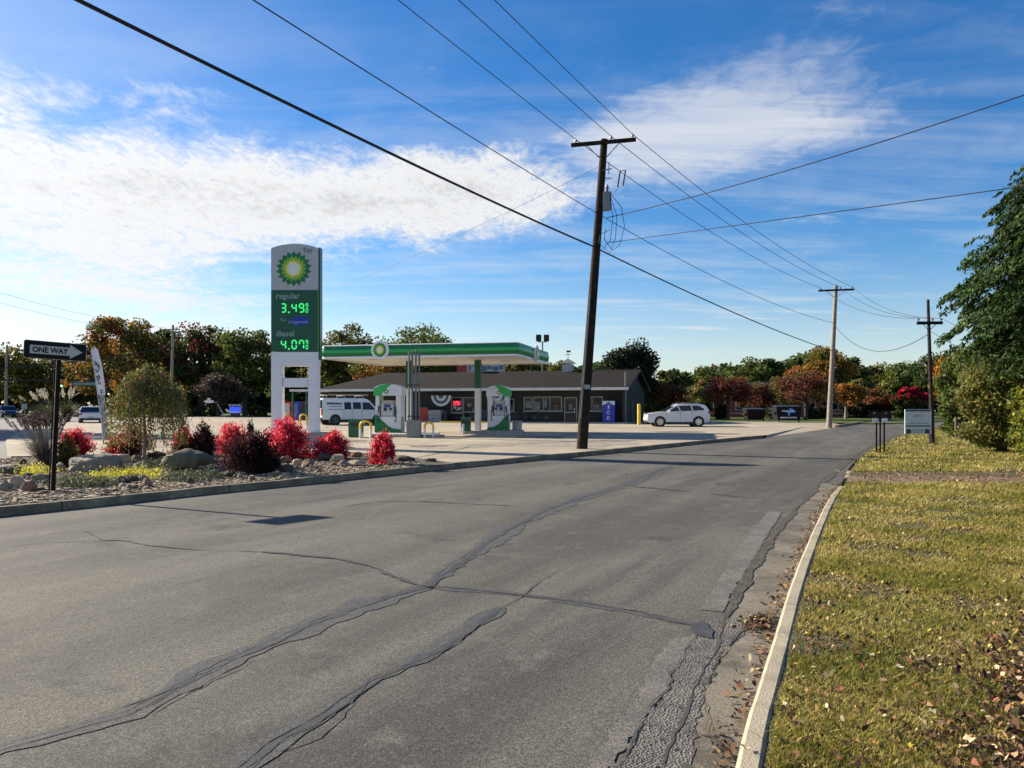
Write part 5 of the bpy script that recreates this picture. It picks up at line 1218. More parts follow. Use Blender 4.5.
# dumpsters
def dumpster(label, px, Yd, w_, h_, m_, decal):
    s = thing('dumpster', label, 'dumpster', (X(px, Yd), Yd, LOTZ), R(-4), 'dumpsters at the back of the lot'); d_ = 1.6
    MB().prism([(-w_ / 2 + .12, .2), (w_ / 2 - .12, .2), (w_ / 2, h_), (-w_ / 2, h_)], 0, d_).build('body', m_, s, bevel=.02)
    for q in (-.25, .25): MB().box((q * w_, d_ / 2 + .02, h_ + .06), (w_ * .49, d_, .06), 0, ('X', .06)).build('lid', DARK, s)
    for q in (-1, 1):
        MB().box((q * (w_ / 2 + .06), d_ / 2, h_ * .62), (.1, d_ * .8, .16)).build('fork_pocket', m_, s)
        MB().cyl((q * w_ * .4, .15, .1), (q * w_ * .4 + .06, .15, .1), .1, n=10).build('wheel', TYRE, s)
    for q in (-.3, 0, .3): MB().box((q * w_, -.02, h_ * .55), (.06, .05, h_ * .65)).build('rib', m_, s) if not decal else None
    if decal:
        MB().prism([(-.5, h_ * .72), (.1, h_ * .74), (.0, h_ * .9), (.25, h_ * .9), (.6, h_ * .66), (.15, h_ * .62), (-.05, h_ * .36), (-.1, h_ * .62)], -.03, .0).build('decal', mat('decal_blue', (.08, .25, .7), .5), s)
        b = MB(); x = -.75
        while x < .7: q = rr.uniform(.06, .14); b.box((x + q / 2, -.0, h_ * .31), (q, .05, .12)); x += q + .04
        for x in np.arange(-.55, .5, .16): b.box((x, -.036, h_ * .74), (.12, .006, .1))
        b.build('lettering', mat('decal_white', (.6, .62, .64), .5), s)
dumpster('dark dumpster with a blue and white decal at the back of the lot', 789, 66, 2.15, 1.35, mat('dumpster_dark', (.009, .01, .014), .75, 0, .3, 3, spec=.15), True)
dumpster('plain dark brown dumpster left of the one with a decal', 756, 69, 1.7, 1.1, mat('dumpster_brown', (.014, .009, .008), .8, 0, .3, 3, spec=.15), False)
# traffic signals on their span, with street name plate
Yt = 86; zc = Z(383, Yt)
o = MB().tube([(X(-120, Yt), Yt, zc + .6), (X(20, Yt), Yt, zc + .3), (X(150, Yt), Yt, zc + .35)], .07, 6).build('span_wire', WIREM); tag(o, 'dark span arm carrying the two traffic signals above the street', 'signal arm')
for px, lab in ((65, 'yellow traffic signal with a lit green lens right of the road sign post'), (114, 'yellow traffic signal half hidden by the weeping tree')):
    s = thing('traffic_signal', lab, 'traffic light', (X(px, Yt), Yt - .25, zc), 0, 'traffic signals over the side street')
    for dx_ in (-.22, .26):
        MB().box((dx_, 0, -.1), (.4, .3, 1.15)).build('housing', mat('signal_yellow', (.8, .3, .02), .5), s, bevel=.03)
    for i, (cc_, st) in enumerate((((.06, .005, .005), 0), ((.06, .04, .005), 0), ((.1, 1, .5), 1 if px < 100 else 0))):
        MB().cyl((-.22, -.15, .28 - .38 * i), (-.22, -.17, .28 - .38 * i), .14, n=14).build('lens', emit('lens_green', cc_, 3.0) if st else mat('lens_%d' % i if i < 2 else 'lens_unlit', [min(.06, q) for q in cc_], .3), s)
        MB().tube([(-.37, -.2, .28 - .38 * i), (-.33, -.2, .4 - .38 * i), (-.22, -.2, .45 - .38 * i), (-.11, -.2, .4 - .38 * i), (-.07, -.2, .28 - .38 * i)], .03, 4).build('visor', DARK, s)
    s.scale = (.72, .8, .72)
s = thing('street_name_plate', 'long green street name plate hanging between the traffic signals', 'street sign', (X(86, Yt), Yt - .2, zc), 0)
MB().box((0, 0, -.1), (3.0, .04, .5)).build('plate', mat('plate_green', (.02, .1, .07), .5), s)
b = MB(); x = -1.3
while x < 1.25: q = rr.uniform(.1, .3); b.box((x + q / 2, -.024, -.1), (q, .006, .2)); x += q + .06
b.build('lettering', mat('plate_letters', (.25, .33, .3), .5), s)
# signs across the street
Yl = 92; kl = Yl / F; s = thing('lit_sign', 'blue lit display sign under a pale header across the street', 'sign', (X(235, Yl), Yl, 0), 0)
MB().box((0, .1, .35), (1.1, .3, .7)).build('base', mat('sign_base_dark', (.04, .04, .045), .7), s)
zb, zt = Z(413, Yl), Z(407, Yl); MB().box((.02, 0, (zt + zb) / 2), (10 * kl, .5, zt - zb)).build('display', emit('display_blue', (.03, .08, 1), .55), s)
MB().box((0, -.01, zb + .1), (10.5 * kl, .52, .16)).build('caption_strip', mat('strip_white', (.6, .62, .65), .5), s)
b = MB(); x = -6 * kl
while x < 6 * kl: q = rr.uniform(.06, .16); b.box((x + q / 2, -.1, zt + .2 + rr.uniform(-.03, .03)), (q, .05, rr.uniform(.15, .28))); x += q + .05
b.build('header_letters', mat('header_pale', (.4, .45, .48), .5), s)
s = thing('small_sign', 'small white oval sign on a leaning pole across the street', 'sign', (X(226, 90), 90, 0), 0); kz = 90 / F
MB().cyl((0, 0, 0), (-8.6 * kz, 0, Z(404, 90)), .05, n=6).build('pole', METAL, s)
MB().prism([(-17 * kz + 5 * kz * math.cos(t), Z(401.5, 90) + 1.6 * kz * math.sin(t)) for t in np.linspace(0, 6.283, 17)[:-1]], -.05, .05).build('plate', WHITE2, s); MB().box((-17 * kz, 0, Z(399.4, 90)), (3 * kz, .09, .3)).build('crest', WHITE2, s); MB().box((-12 * kz, 0, Z(402.4, 90)), (7 * kz, .06, .06)).build('arm', METAL, s)
s = thing('notice_board', 'two small white notices on a post near the far trees at the left', 'notice', (X(24.3, 96), 96, 0), 0); kz = 96 / F
for q in (-1.6, 1.6): MB().box((q * kz, 0, Z(406.4, 96)), (2.3 * kz, .05, 5 * kz)).build('panel', mat('notice_pale', (.42, .46, .45), .6), s)
MB().cyl((0, .06, 0), (0, .06, Z(404, 96)), .05, n=6).build('post', METAL, s)
# brick building behind the crab apple trees
s = thing('brick_building', 'long low red brick building with dark roof behind the red leaved trees', 'building', (X(692, 98), 98, 0), R(-6))
m, nt_, b_ = _nodes('red_brick'); MATS['red_brick'] = m; tc = nt_.nodes.new('ShaderNodeTexCoord'); br = nt_.nodes.new('ShaderNodeTexBrick'); br.inputs['Scale'].default_value = 4
br.inputs['Color1'].default_value = (.3, .055, .035, 1); br.inputs['Color2'].default_value = (.24, .045, .03, 1); br.inputs['Mortar'].default_value = (.25, .2, .17, 1); br.inputs['Mortar Size'].default_value = .015
mpp = nt_.nodes.new('ShaderNodeMapping'); mpp.inputs['Rotation'].default_value = (R(90), 0, 0); nt_.links.new(tc.outputs['Object'], mpp.inputs[0]); nt_.links.new(mpp.outputs[0], br.inputs['Vector']); nt_.links.new(br.outputs['Color'], b_.inputs['Base Color']); b_.inputs['Roughness'].default_value = .9
MB().box((9, 6, 1.6), (20, 12, 3.2)).build('wall', MATS['red_brick'], s)
b = MB(); b.add([(-1.6, -.6, 3.2), (19.6, -.6, 3.2), (19.6, 12.6, 3.2), (-1.6, 12.6, 3.2), (2, 6, 4.7), (16, 6, 4.7)], [(0, 1, 5, 4), (1, 2, 5), (2, 3, 4, 5), (3, 0, 4), (3, 2, 1, 0)]); b.build('roof', MATS['shingle'], s)
for i in range(7):
    wn = MB().box((.6 + i * 2.8, -.02, 1.75), (1.5, .1, 1.7)).build('window', mat('window_white', (.5, .5, .48), .6), s); MB().box((.6 + i * 2.8, -.075, 1.75), (1.3, .02, 1.5)).build('pane', GLASS, wn)
MB().box((9, -.06, .5), (20, .1, .12)).build('stone_band', mat('stone_band', (.5, .46, .4), .8), s)
# ------------------------------------------------------------------ trees and shrubs
OLIVE = [(.11, .115, .022, 3), (.075, .09, .018, 3), (.18, .155, .03, 1.5), (.15, .1, .028, 1)]
DKGRN = [(.035, .06, .016, 3), (.055, .085, .02, 3), (.1, .115, .026, 1.4)]
MIDGRN = [(.07, .1, .022, 3), (.105, .135, .026, 3), (.17, .17, .038, 1.4)]
ORNG = [(.36, .13, .022, 3), (.24, .085, .02, 2), (.42, .2, .03, 1.2), (.13, .09, .022, 1.5)]
GOLD = [(.38, .19, .02, 3), (.3, .12, .02, 2), (.2, .14, .03, 1)]
MAROON = [(.085, .024, .02, 3), (.055, .018, .016, 3), (.14, .04, .028, 1.2)]
CRAB = [(.16, .045, .028, 3), (.1, .03, .022, 3), (.25, .09, .04, 1.6), (.09, .055, .022, 1.3)]
FARS = 'broadleaf trees along the skyline'
sd_ = [100]
def T(name, label, cat, px, Y, wpx, top, pal, N=3600, size=.34, K=36, rzf=.47, group=FARS, base=0, **kw):
    sd_[0] += 1; h = Z(top, Y) - base; rx = wpx / 2 * Y / F
    return tree(name, label, cat, (X(px, Y), Y, base), h, (rx, rx * .9, h * rzf), pal, int(N * 2.3), size * .72, int(K * 1.5), seed=sd_[0], group=group, **kw)
B = 'broadleaf_tree'
T(B, 'olive green tree rising at the picture edge behind the bare grey pole', 'tree', -6, 112, 70, 346, OLIVE)
T(B, 'loose olive and yellow tree behind the black road sign panel', 'tree', 42, 118, 62, 352, OLIVE, topcol=([(.2, .17, .02, 1), (.16, .1, .025, 1)], .3))
T(B, 'dark low tree behind the traffic signal and road sign post', 'tree', 74, 128, 54, 366, DKGRN)
T(B, 'big orange topped tree rising behind the feather flag', 'tree', 121, 108, 82, 317, OLIVE, 6500, .3, 55, topcol=(ORNG, .5))
T(B, 'dark green tree behind the weathered crossarm pole', 'tree', 163, 116, 56, 326, DKGRN, 4500)
T(B, 'tall maroon and dark green tree left of the price sign', 'tree', 202, 112, 68, 322, DKGRN, 6000, .3, 50, topcol=([(.12, .035, .03, 3), (.2, .05, .04, 1)], .4))
T(B, 'tall leafy green tree just left of the price sign', 'tree', 245, 108, 60, 324, MIDGRN, 5500, .3, 50)
T(B, 'low brownish bare-branched tree above the blue lit sign', 'tree', 218, 97, 54, 374, [(.07, .05, .04, 3), (.09, .06, .045, 2), (.05, .045, .03, 2)], 2600, .2)
T(B, 'dark tree seen through the upper gap of the price sign', 'tree', 294, 118, 64, 338, DKGRN, 4200)
T(B, 'olive green round tree right of the price sign above the canopy', 'tree', 346, 112, 76, 327, OLIVE, 6000, .3, 44)
T(B, 'green tree with flat top above the canopy emblem disc', 'tree', 416, 114, 92, 329, MIDGRN, 6500, .3, 44)
T(B, 'rusty orange tree seen below the canopy above the store roof', 'tree', 386, 100, 72, 352, OLIVE, 3600, .26, topcol=(ORNG, .45))
T(B, 'dark tree behind the canopy posts and the store roof', 'tree', 455, 120, 70, 349, DKGRN)
T(B, 'thin topped tree left of the floodlight mast', 'tree', 522, 120, 54, 357, OLIVE, 2600)
T(B, 'thin topped tree right of the floodlight mast', 'tree', 560, 124, 50, 361, OLIVE, 2400)
T(B, 'small tree just left of the leaning pole above the store roof', 'tree', 590, 124, 40, 364, DKGRN, 2400)
T('round_tree', 'dense dark round tree standing behind the right end of the store', 'tree', 629, 84, 52, 345, [(.014, .022, .01, 3), (.022, .032, .014, 2), (.035, .045, .018, .7)], 15000, .22, 110, group=None, clump=.42)
T(B, 'pale green tree just right of the dense dark round tree', 'tree', 674, 128, 40, 367, MIDGRN)
T(B, 'grey green tree behind the white SUV and the crab apple', 'tree', 703, 134, 40, 369, MIDGRN)
T(B, 'dull green tree over the brick building roof', 'tree', 722, 140, 34, 371, MIDGRN, 2600)
T(B, 'leafy mid green tree over the middle of the brick building', 'tree', 748, 124, 44, 362, MIDGRN, 4200)
T(B, 'dark blue green tree taller than its neighbours over the brick building', 'tree', 770, 132, 44, 357, DKGRN, 4500)
T(B, 'russet tree left of the golden one behind the pale pole', 'tree', 799, 128, 40, 365, ORNG, 3600)
T(B, 'golden orange tree crossed by the pale pole', 'tree', 828, 118, 50, 346, OLIVE, 5200, .3, 44, topcol=(GOLD, .62))
T(B, 'dark green tree right of the golden one', 'tree', 852, 124, 34, 356, DKGRN, 3400)
T(B, 'small olive tree between the pale pole and the slim dark pole', 'tree', 876, 132, 40, 366, OLIVE)
T(B, 'dark green tree behind the red hedge', 'tree', 904, 128, 46, 363, MIDGRN, 3600)
T(B, 'wide dark tree behind the slim dark pole', 'tree', 932, 120, 50, 354, DKGRN, 4600)
T('autumn_tree', 'narrow orange tree at the roadside right of the slim dark pole', 'tree', 943, 92, 26, 357, GOLD, 2800, .24, group=None)
T(B, 'bushy green tree on the near roadside behind the tall right-hand tree', 'tree', 968, 64, 60, 350, MIDGRN, 4500, .2, 44, group=None)
T(B, 'pale stemmed leafy tree between the roadside bush and the tall tree', 'tree', 1010, 52, 90, 330, MIDGRN, 5000, .17, 44, group=None, pale=True)
# crab apples in front of the brick building
MIX1 = [(.2, .05, .03, 3), (.11, .03, .022, 2), (.3, .12, .04, 1)]
for px, Y, w_, top, lab, pal_, alt in ((672, 84, 36, 384, 'red leaved small tree right behind the white SUV', CRAB, .25), (728, 80, 50, 377, 'red leaved small tree with dark stem left of the plain dumpster', MIX1, .15), (757, 85, 40, 383, 'red leaved small tree above the plain dumpster', CRAB, .35), (806, 78, 62, 373, 'red leaved small tree just left of the pale pole', CRAB, .3), (846, 83, 40, 382, 'orange red small tree just right of the pale pole', ORNG, .4), (874, 88, 34, 388, 'rusty small tree left of the red hedge', [(.2, .08, .025, 2), (.12, .045, .02, 2)], .5)):
    T('crab_apple_tree', lab, 'tree', px, Y, w_, top, pal_, 3400, .15, 26, rzf=.43, clump=.38, topcol=([(.12, .11, .028, 2), (.09, .1, .024, 1), (.26, .13, .03, 1)], alt), group='small red leaved trees before the brick building', low=-.4, trunk_r=.16, pale=px > 840)
for px, Y, w_, top, lab in ((700, 92, 26, 383, 'small green tree between two red leaved ones behind the SUV tail'), (784, 93, 34, 372, 'leafy green tree behind the dumpster with a decal'), (861, 95, 30, 376, 'green tree between the orange red and the rusty small trees')):
    T(B, lab, 'tree', px, Y, w_, top, MIDGRN, 3000, .2, 30, rzf=.46, group=None, topcol=(ORNG, .15))
# hedges and low shrubs at the back
def bush(name, label, cat, px, Y, wpx, top, pal, N, size, K=26, group=None, base=0.0, jit=.28, depth=.8, clump=.42, topcol=None, low=-.3):
    sd_[0] += 1; rg_ = np.random.default_rng(sd_[0]); h = Z(top, Y) - base; rx = wpx / 2 * Y / F
    root = thing(name, label, cat, (X(px, Y), Y, base), 0, group)
    P, idx, cc = crown_points(rg_, N, (0, 0, h * .5), (rx, rx * depth, h * .5), K, clump, -.95)
    P[:, 2] = np.abs(P[:, 2]) + .02; kk_ = rg_.random(N) < .22; P[kk_, 2] *= .35; P[kk_, :2] *= 1.04
    cols = pick_cols(rg_, N, pal, jit)
    if topcol is not None:
        sel = P[:, 2] > h * topcol[1] + rg_.normal(size=N) * h * .08; cols[sel] = pick_cols(rg_, int(sel.sum()), topcol[0], jit)
    raw_mesh('foliage', leaf_verts(P, size, rg_, .6), 4, cols, LEAF, root)
    b = MB(); rr_ = random.Random(sd_[0])
    for i in range(6):
        t = cc[i % len(cc)]; b.tube([(rr_.uniform(-.1, .1) * rx, rr_.uniform(-.1, .1) * rx, -.05), (t[0] * .4, t[1] * .4, h * .3), (t[0] * .8, t[1] * .8, max(.1, t[2]))], [.012 * max(1, h), .009 * max(1, h), .004], 5)
    b.build('stems', BARK, root)
    return root
bush('hedge', 'long dark hedge with bright red top right of the pale pole', 'hedge', 911, 84, 46, 386, DKGRN, 11000, .16, 90, topcol=([(.4, .012, .03, 3), (.26, .01, .025, 2)], .62), depth=.35, clump=.34)
bush('shrub', 'low dark hedge under the orange red small trees', 'shrub', 868, 88, 56, 396, [(.02, .025, .012, 3), (.03, .035, .014, 1)], 4500, .17, 34, depth=.3)
for px, w_, top, lab in ((662, 24, 404, 'rounded shrub in front of the store corner beside the SUV bonnet'), (700, 26, 402, 'dark clipped shrub at the brick wall behind the SUV tail'), (722, 14, 404, 'small dark shrub left of the red leaved tree stem'), (780, 30, 405, 'dark shrub behind the dumpster with a decal'), (813, 16, 407, 'small dark shrub on the lawn left of the pale pole'), (823, 8, 398, 'narrow upright shrub close to the pale pole')):
    bush('shrub', lab, 'shrub', px if px > 670 else 651, 60.5 if px < 670 else 82, w_ if px > 670 else 13, top, [(.03, .04, .013, 3), (.05, .06, .018, 1.5)], 1800, .12, group='low shrubs before the brick building' if px > 670 else None)
for px, w_, lab in ((205, 40, 'low dark shrubs left of the blue lit sign'), (258, 26, 'low dark shrubs right of the blue lit sign'), (150, 60, 'low dark shrubs across the street behind the weeping tree')):
    bush('shrub', lab, 'shrub', px, 104, w_, 406, DKGRN, 1800, .2, depth=.3, group='shrubs across the street')
# the wood behind everything, too far to tell its trees apart
rgw = np.random.default_rng(5); N = 60000
th = R(-66) + rgw.random(N) * R(132); rd = 165 + rgw.random(N) * 18
hgt = (9.0 + 2.2 * np.sin(th * 23) + 1.6 * np.sin(th * 51 + 1) + np.where(th < R(-8), 1.5, 0))
P_ = np.stack([np.sin(th) * rd, np.cos(th) * rd, hgt * rgw.random(N) ** .7], 1)
raw_mesh('distant_wood', leaf_verts(P_, .8, rgw, .7), 4, pick_cols(rgw, N, MIDGRN[:2] + DKGRN + [(.1, .05, .02, 1)], .25), LEAF, kind='stuff')
# trees out of view at the left whose shade falls on the side street
T(B, 'broad tree standing left of the side street', 'tree', -140, 47, 130, 212, OLIVE, 3500, .3)
T(B, 'second broad tree further left along the side street', 'tree', -200, 57, 130, 232, OLIVE, 3500, .3)

# big tree at the right: drooping tiers of long leaflets
def tiered_tree(label, loc, h, rad, N, seed):
    rg_ = np.random.default_rng(seed); root = thing('shade_tree', label, 'tree', loc, 0)
    C, A, cols = [], [], []; b = MB(); nb = 230
    b.tube([(0, 0, -.2), (.1, .05, h * .4), (-.05, 0, h * .75), (0, 0, h * .97)], [.24, .19, .12, .03], 10)
    for i in range(nb):
        t = (i + rg_.random()) / nb; z = 3.6 + (h - 3.8) * t
        prof = rad * (math.sin(min(1, (t + .18) / .5) * math.pi / 2) if t < .32 else 1) * (1 - max(0, (t - .25) / .75) ** 1.5 * .93) * rg_.uniform(.62, 1.12)
        a = rg_.random() * 6.283; d = np.array([math.cos(a), math.sin(a), 0]); rise = .16 * prof; p0 = np.array([0, 0, z - .25 * prof])
        path = [p0 + d * prof * f + np.array([0, 0, rise * math.sin(f * 2.2) - .32 * prof * f ** 3]) for f in (0, .35, .7, 1)]
        if i % 2 == 0: b.tube([tuple(q) for q in path], [.045, .03, .018, .006], 5)
        side = np.array([-d[1], d[0], 0]); n = int(N / nb * (.25 + 1.1 * prof / rad)); nsp = max(3, n // 26)
        for s in range(nsp):
            f = rg_.uniform(.28, 1) ** .7; q = path[0] + (path[3] - path[0]) * f; q = np.array([np.interp(f, (0, .35, .7, 1), [w_[k] for w_ in path]) for k in range(3)])
            sp = side * rg_.normal() * .36 * prof * (1.15 - f * .6); dirn = unit((d * .6 + side * np.sign(sp @ side) * .6 * rg_.random() + np.array([0, 0, -.35 - .3 * rg_.random()]))[None])[0]
            k = 26; ts = rg_.random(k) * .62; cc = q + sp + dirn * ts[:, None] + rg_.normal(size=(k, 3)) * .035 + np.array([0, 0, -.25]) * (np.abs(sp @ side) / max(.2, prof)) 
            lat = unit(np.cross(dirn, [0, 0, 1])[None])[0]; sg = np.where(rg_.random(k) < .5, -1, 1)[:, None]
            ax = dirn * .6 + lat * sg * .75 + np.array([0, 0, -.45]); C.append(cc + ax * .06); A.append(ax); cols.append(np.full(k, rg_.normal() * .22))
    C = np.concatenate(C); A = np.concatenate(A); cv_ = np.concatenate(cols); n = len(C)
    c_ = pick_cols(rg_, n, [(.026, .055, .014, 3), (.038, .078, .017, 3), (.075, .115, .024, 1.5)], .28) * np.clip(1 + cv_, .5, 1.7)[:, None]
    raw_mesh('crown', leaf_verts(C, .085, rg_, .36, unit(A), .5), 4, np.clip(c_, .004, .5), LEAF, root)
    b.build('trunk', BARK, root, smooth=True); return root
Yr = 23.0
tiered_tree('tall dark green tree with drooping tiers of leaves at the right of the road', (X(1078, Yr), Yr, vz), Z(92, Yr), 3.2, 98000, 3)
bush('roadside_bush', 'large loose olive bush on the grass below the tall dark green tree', 'bush', 1002, 26, 94, 345, [(.16, .16, .04, 3), (.1, .13, .03, 3), (.26, .23, .055, 1.8), (.17, .1, .045, 1)], 26000, .056, 70, base=vz, depth=.8, clump=.3)
bush('roadside_bush', 'yellow leaved bush at the right edge under the tall tree', 'bush', 1050, 22, 70, 362, [(.34, .32, .03, 2), (.17, .2, .03, 3), (.1, .13, .025, 2)], 13000, .055, 60, base=vz, clump=.36)
bush('roadside_bush', 'low leafy green bush around the short post by the road', 'bush', 957, 37, 34, 384, MIDGRN, 3600, .1, 30, base=vz, clump=.4)
b = MB(); b.cyl((0, 0, -.1), (0, 0, 1.0), .06, n=8); o = b.build('marker_post', mat('post_weathered', (.12, .1, .09), .9), loc=(X(956, 36), 36, vz)); tag(o, 'short weathered post at the grass edge under the low leafy bush', 'post')

# ---- planting bed
def bp(px, py): return G(px, py, BEDZ)
REDS = [(.7, .02, .07, 3), (.48, .012, .04, 2.6), (.82, .17, .2, 1.8), (.24, .014, .022, 1), (.36, .08, .035, .8)]
PURP = [(.035, .012, .016, 3), (.055, .018, .022, 2), (.02, .01, .012, 2), (.09, .03, .03, .6)]
LEAFR = leafmat('red_leaf', .5, .5)
def burning_bush(label, px, base, wpx, top, pal, N, size, mix=None, group='small red and purple shrubs in the bed', name='red_shrub', up=.5):
    sd_[0] += 1; rg_ = np.random.default_rng(sd_[0]); q = bp(px, base); kk = q.y / F; rx = wpx / 2 * kk * .9; h = (base - top) * kk * .94
    root = thing(name, label, 'shrub', q, 0, group); b = MB(); C, A = [], []; ns = 90; N = int(N * 1.7)
    for i in range(ns):
        a = rg_.random() * 6.283; t = rg_.random() ** .6; lob = 1 + .2 * math.sin(2 * a + sd_[0]) + .16 * math.sin(3 * a + sd_[0] * 2.1); e = np.array([math.cos(a) * rx * t * lob, math.sin(a) * rx * t * lob, h * math.sqrt(max(0, 1 - t * t * .72)) * (rg_.uniform(.55, 1.12) if t < .6 else rg_.uniform(.12, 1.05))])
        m_ = e * np.array([.45, .45, .55]); pth = [np.array([e[0] * .12, e[1] * .12, -.03]), m_, e]
        b.tube([tuple(v) for v in pth], [.008, .006, .003], 4)
        n = N // ns; f = rg_.random(n) ** .7; p_ = m_[None] * (1 - f[:, None]) * .9 + e[None] * f[:, None] + rg_.normal(size=(n, 3)) * np.array([rx * .13, rx * .13, h * .08])
        p_[:, 2] = np.maximum(.03, p_[:, 2]); C.append(p_); A.append(np.repeat((unit((e - m_)[None]) * .8 + [[0, 0, .4]]), n, 0))
    C = np.concatenate(C); A = np.concatenate(A); c_ = pick_cols(rg_, len(C), pal, .25)
    if mix is not None:
        s2 = (C[:, 2] < h * mix[1]) & (rg_.random(len(C)) < .8); c_[s2] = pick_cols(rg_, int(s2.sum()), mix[0], .25)
    raw_mesh('foliage', leaf_verts(C, size, rg_, .42, A, .8), 4, c_, LEAFR, root); b.build('stems', BARK, root); return root
burning_bush('bright red shrub beside the road sign post', 77, 460, 36, 429, REDS, 3000, .035)
burning_bush('thin red sprig shrub left of the weeping tree', 114, 459, 20, 436, REDS, 900, .035)
burning_bush('dark red shrub growing behind the weeping tree trunk', 134, 459, 42, 424, MAROON + REDS[2:3], 2600, .036)
burning_bush('red topped shrub right of the weeping tree crown', 184, 456, 30, 425, REDS, 2600, .034, ([(.06, .05, .02, 1), (.09, .04, .025, 1)], .45))
burning_bush('dark purple shrub between two red shrubs behind the large boulder', 203, 456, 32, 422, PURP, 2800, .034, name='purple_shrub')
burning_bush('vivid red shrub behind the large purple shrub', 231, 454, 40, 423, REDS, 3400, .036)
burning_bush('large dark purple shrub in the middle of the bed', 253, 473, 64, 431, PURP, 6000, .034, name='purple_shrub')
burning_bush('narrow upright dark shrub above the large purple shrub', 251, 457, 9, 417, [(.025, .014, .014, 2), (.04, .022, .018, 1)], 1200, .03, name='purple_shrub')
burning_bush('largest vivid red shrub in front of the price sign legs', 287, 459, 50, 419, REDS, 6000, .038)
burning_bush('red shrub just right of the price sign', 332, 459, 38, 432, REDS, 4200, .036)
burning_bush('round red shrub at the right end of the bed', 383, 464, 30, 432, REDS, 4200, .034)
burning_bush('small olive shrub hugging the road sign post', 67, 467, 24, 437, [(.12, .11, .03, 2), (.2, .15, .04, 1), (.06, .07, .02, 2), (.2, .05, .02, .5)], 1800, .035, name='olive_shrub')
# weeping tree
def weeping(label, px, base, cl, cr, top, low):
    rg_ = np.random.default_rng(77); q = bp(px, base); kk = q.y / F; root = thing('weeping_tree', label, 'tree', q, 0)
    h = (base - top) * kk; x0, x1 = (cl + 5 - px) * kk, (cr - 5 - px) * kk; b = MB()
    b.tube([(0, 0, -.05), (.02, 0, h * .35), (-.02, .03, h * .62), (.02, 0, h * .8)], [.05, .04, .035, .03], 9)
    C, A = [], []; cxx = (x0 + x1) / 2; rx = (x1 - x0) / 2
    for i in range(230):
        a = rg_.random() * 6.283; t = rg_.random() ** .55; tx, ty = cxx + rx * t * math.cos(a), rx * t * math.sin(a)
        zt = h * (.98 - .26 * t ** 2.6 + .05 * math.sin(a * 3 + 1)) * rg_.uniform(.86, 1.04); drop = h * rg_.uniform(.3, .78) * (.45 + .75 * t); zl = max((base - low) * kk + rg_.random() * .25, zt - drop)
        s_ = np.array([0.0, 0, h * .72]); mid = np.array([tx * .6, ty * .6, zt + .04]); e1 = np.array([tx * 1.0, ty, zt - .05]); e2 = np.array([tx * 1.06, ty * 1.06, zl])
        if i % 3 == 0: b.tube([tuple(v) for v in (s_, mid, e1, e2)], [.014, .009, .006, .003], 4)
        n = int(30 + 50 * rg_.random()); f = rg_.random(n); P1 = np.where(f[:, None] < .3, mid + (e1 - mid) * (f[:, None] / .3), e1 + (e2 - e1) * ((f[:, None] - .3) / .7)) + rg_.normal(size=(n, 3)) * .045
        C.append(P1); A.append(np.tile(np.array([tx * .25, ty * .25, -1.0]), (n, 1)))
    C = np.concatenate(C); A = unit(np.concatenate(A)); c_ = pick_cols(rg_, len(C), [(.17, .165, .036, 3), (.1, .13, .028, 3), (.26, .18, .05, 1.5), (.22, .09, .04, .9), (.09, .1, .026, 1.5)], .3)
    raw_mesh('crown', leaf_verts(C, .036, rg_, .4, A, .7), 4, c_, LEAF, root); b.build('trunk', BARK_PALE, root, smooth=True)
weeping('small weeping tree with a slender trunk and olive drooping crown in the bed', 144, 463, 106, 190, 370, 452)
# grasses
def grass_clump(name, label, q, h, spread, n, pal, wd, lean=(0, 0), plume=None, seed=0):
    rg_ = np.random.default_rng(seed); root = thing(name, label, 'ornamental grass', q, 0); V, c_ = [], []
    a = rg_.random(n) * 6.283; t = rg_.random(n) ** .7; hh_ = h * rg_.uniform(.55, 1.05, n)
    d = np.stack([np.cos(a), np.sin(a), np.zeros(n)], 1); pb_ = d * (t * spread * .18)[:, None]
    sd = np.stack([-np.sin(a), np.cos(a), np.zeros(n)], 1)
    def pt_(f): return pb_ + d * (t * spread * f ** 1.8)[:, None] + np.array([lean[0] * f ** 1.5, lean[1] * f, 0]) + np.stack([np.zeros(n), np.zeros(n), hh_ * (f - .22 * f ** 2.5 * t)], 1)
    segs = (0, .35, .7, 1.0); quads = []
    for f0, f1 in zip(segs, segs[1:]):
        w0, w1 = wd * (1 - f0 * .9), wd * (1 - f1 * .9); p0, p1 = pt_(f0), pt_(f1)
        quads.append(np.stack([p0 - sd * w0, p0 + sd * w0, p1 + sd * w1, p1 - sd * w1], 1))
    V = np.concatenate(quads); cb = pick_cols(rg_, n, pal, .25); raw_mesh('blades', V.reshape(-1, 3), 4, np.concatenate([cb] * 3), LEAF, root)
    if plume:
        k, ph, pc, pw = plume; tips = pt_(1.0)[:k] * np.array([1, 1, 1]) ; C, A = [], []
        ax = unit(pt_(1.0)[:k] - pt_(.7)[:k] + np.array([0, 0, .25 * h]))
        tips[:, 2] = h * rg_.uniform(.95, 1.2, k)
        b = MB()
        for i in range(k):
            b.tube([tuple(pb_[i]), tuple((pb_[i] + tips[i]) / 2 + np.array([0, 0, .1 * h])), tuple(tips[i])], .012 * h / 2, 4)
            m_ = 90; f = rg_.random(m_); C.append(tips[i] + ax[i] * (f * ph)[:, None] + rg_.normal(size=(m_, 3)) * pw * (np.sin(f * 3.0) * .8 + .25)[:, None]); A.append(np.tile(ax[i], (m_, 1)))
        C = np.concatenate(C); raw_mesh('plumes', leaf_verts(C, pw * 1.3, rg_, .3, np.concatenate(A), .5), 4, pick_cols(rg_, len(C), pc, .12), LEAF, root); b.build('stalks', BARK_PALE, root)
    return root
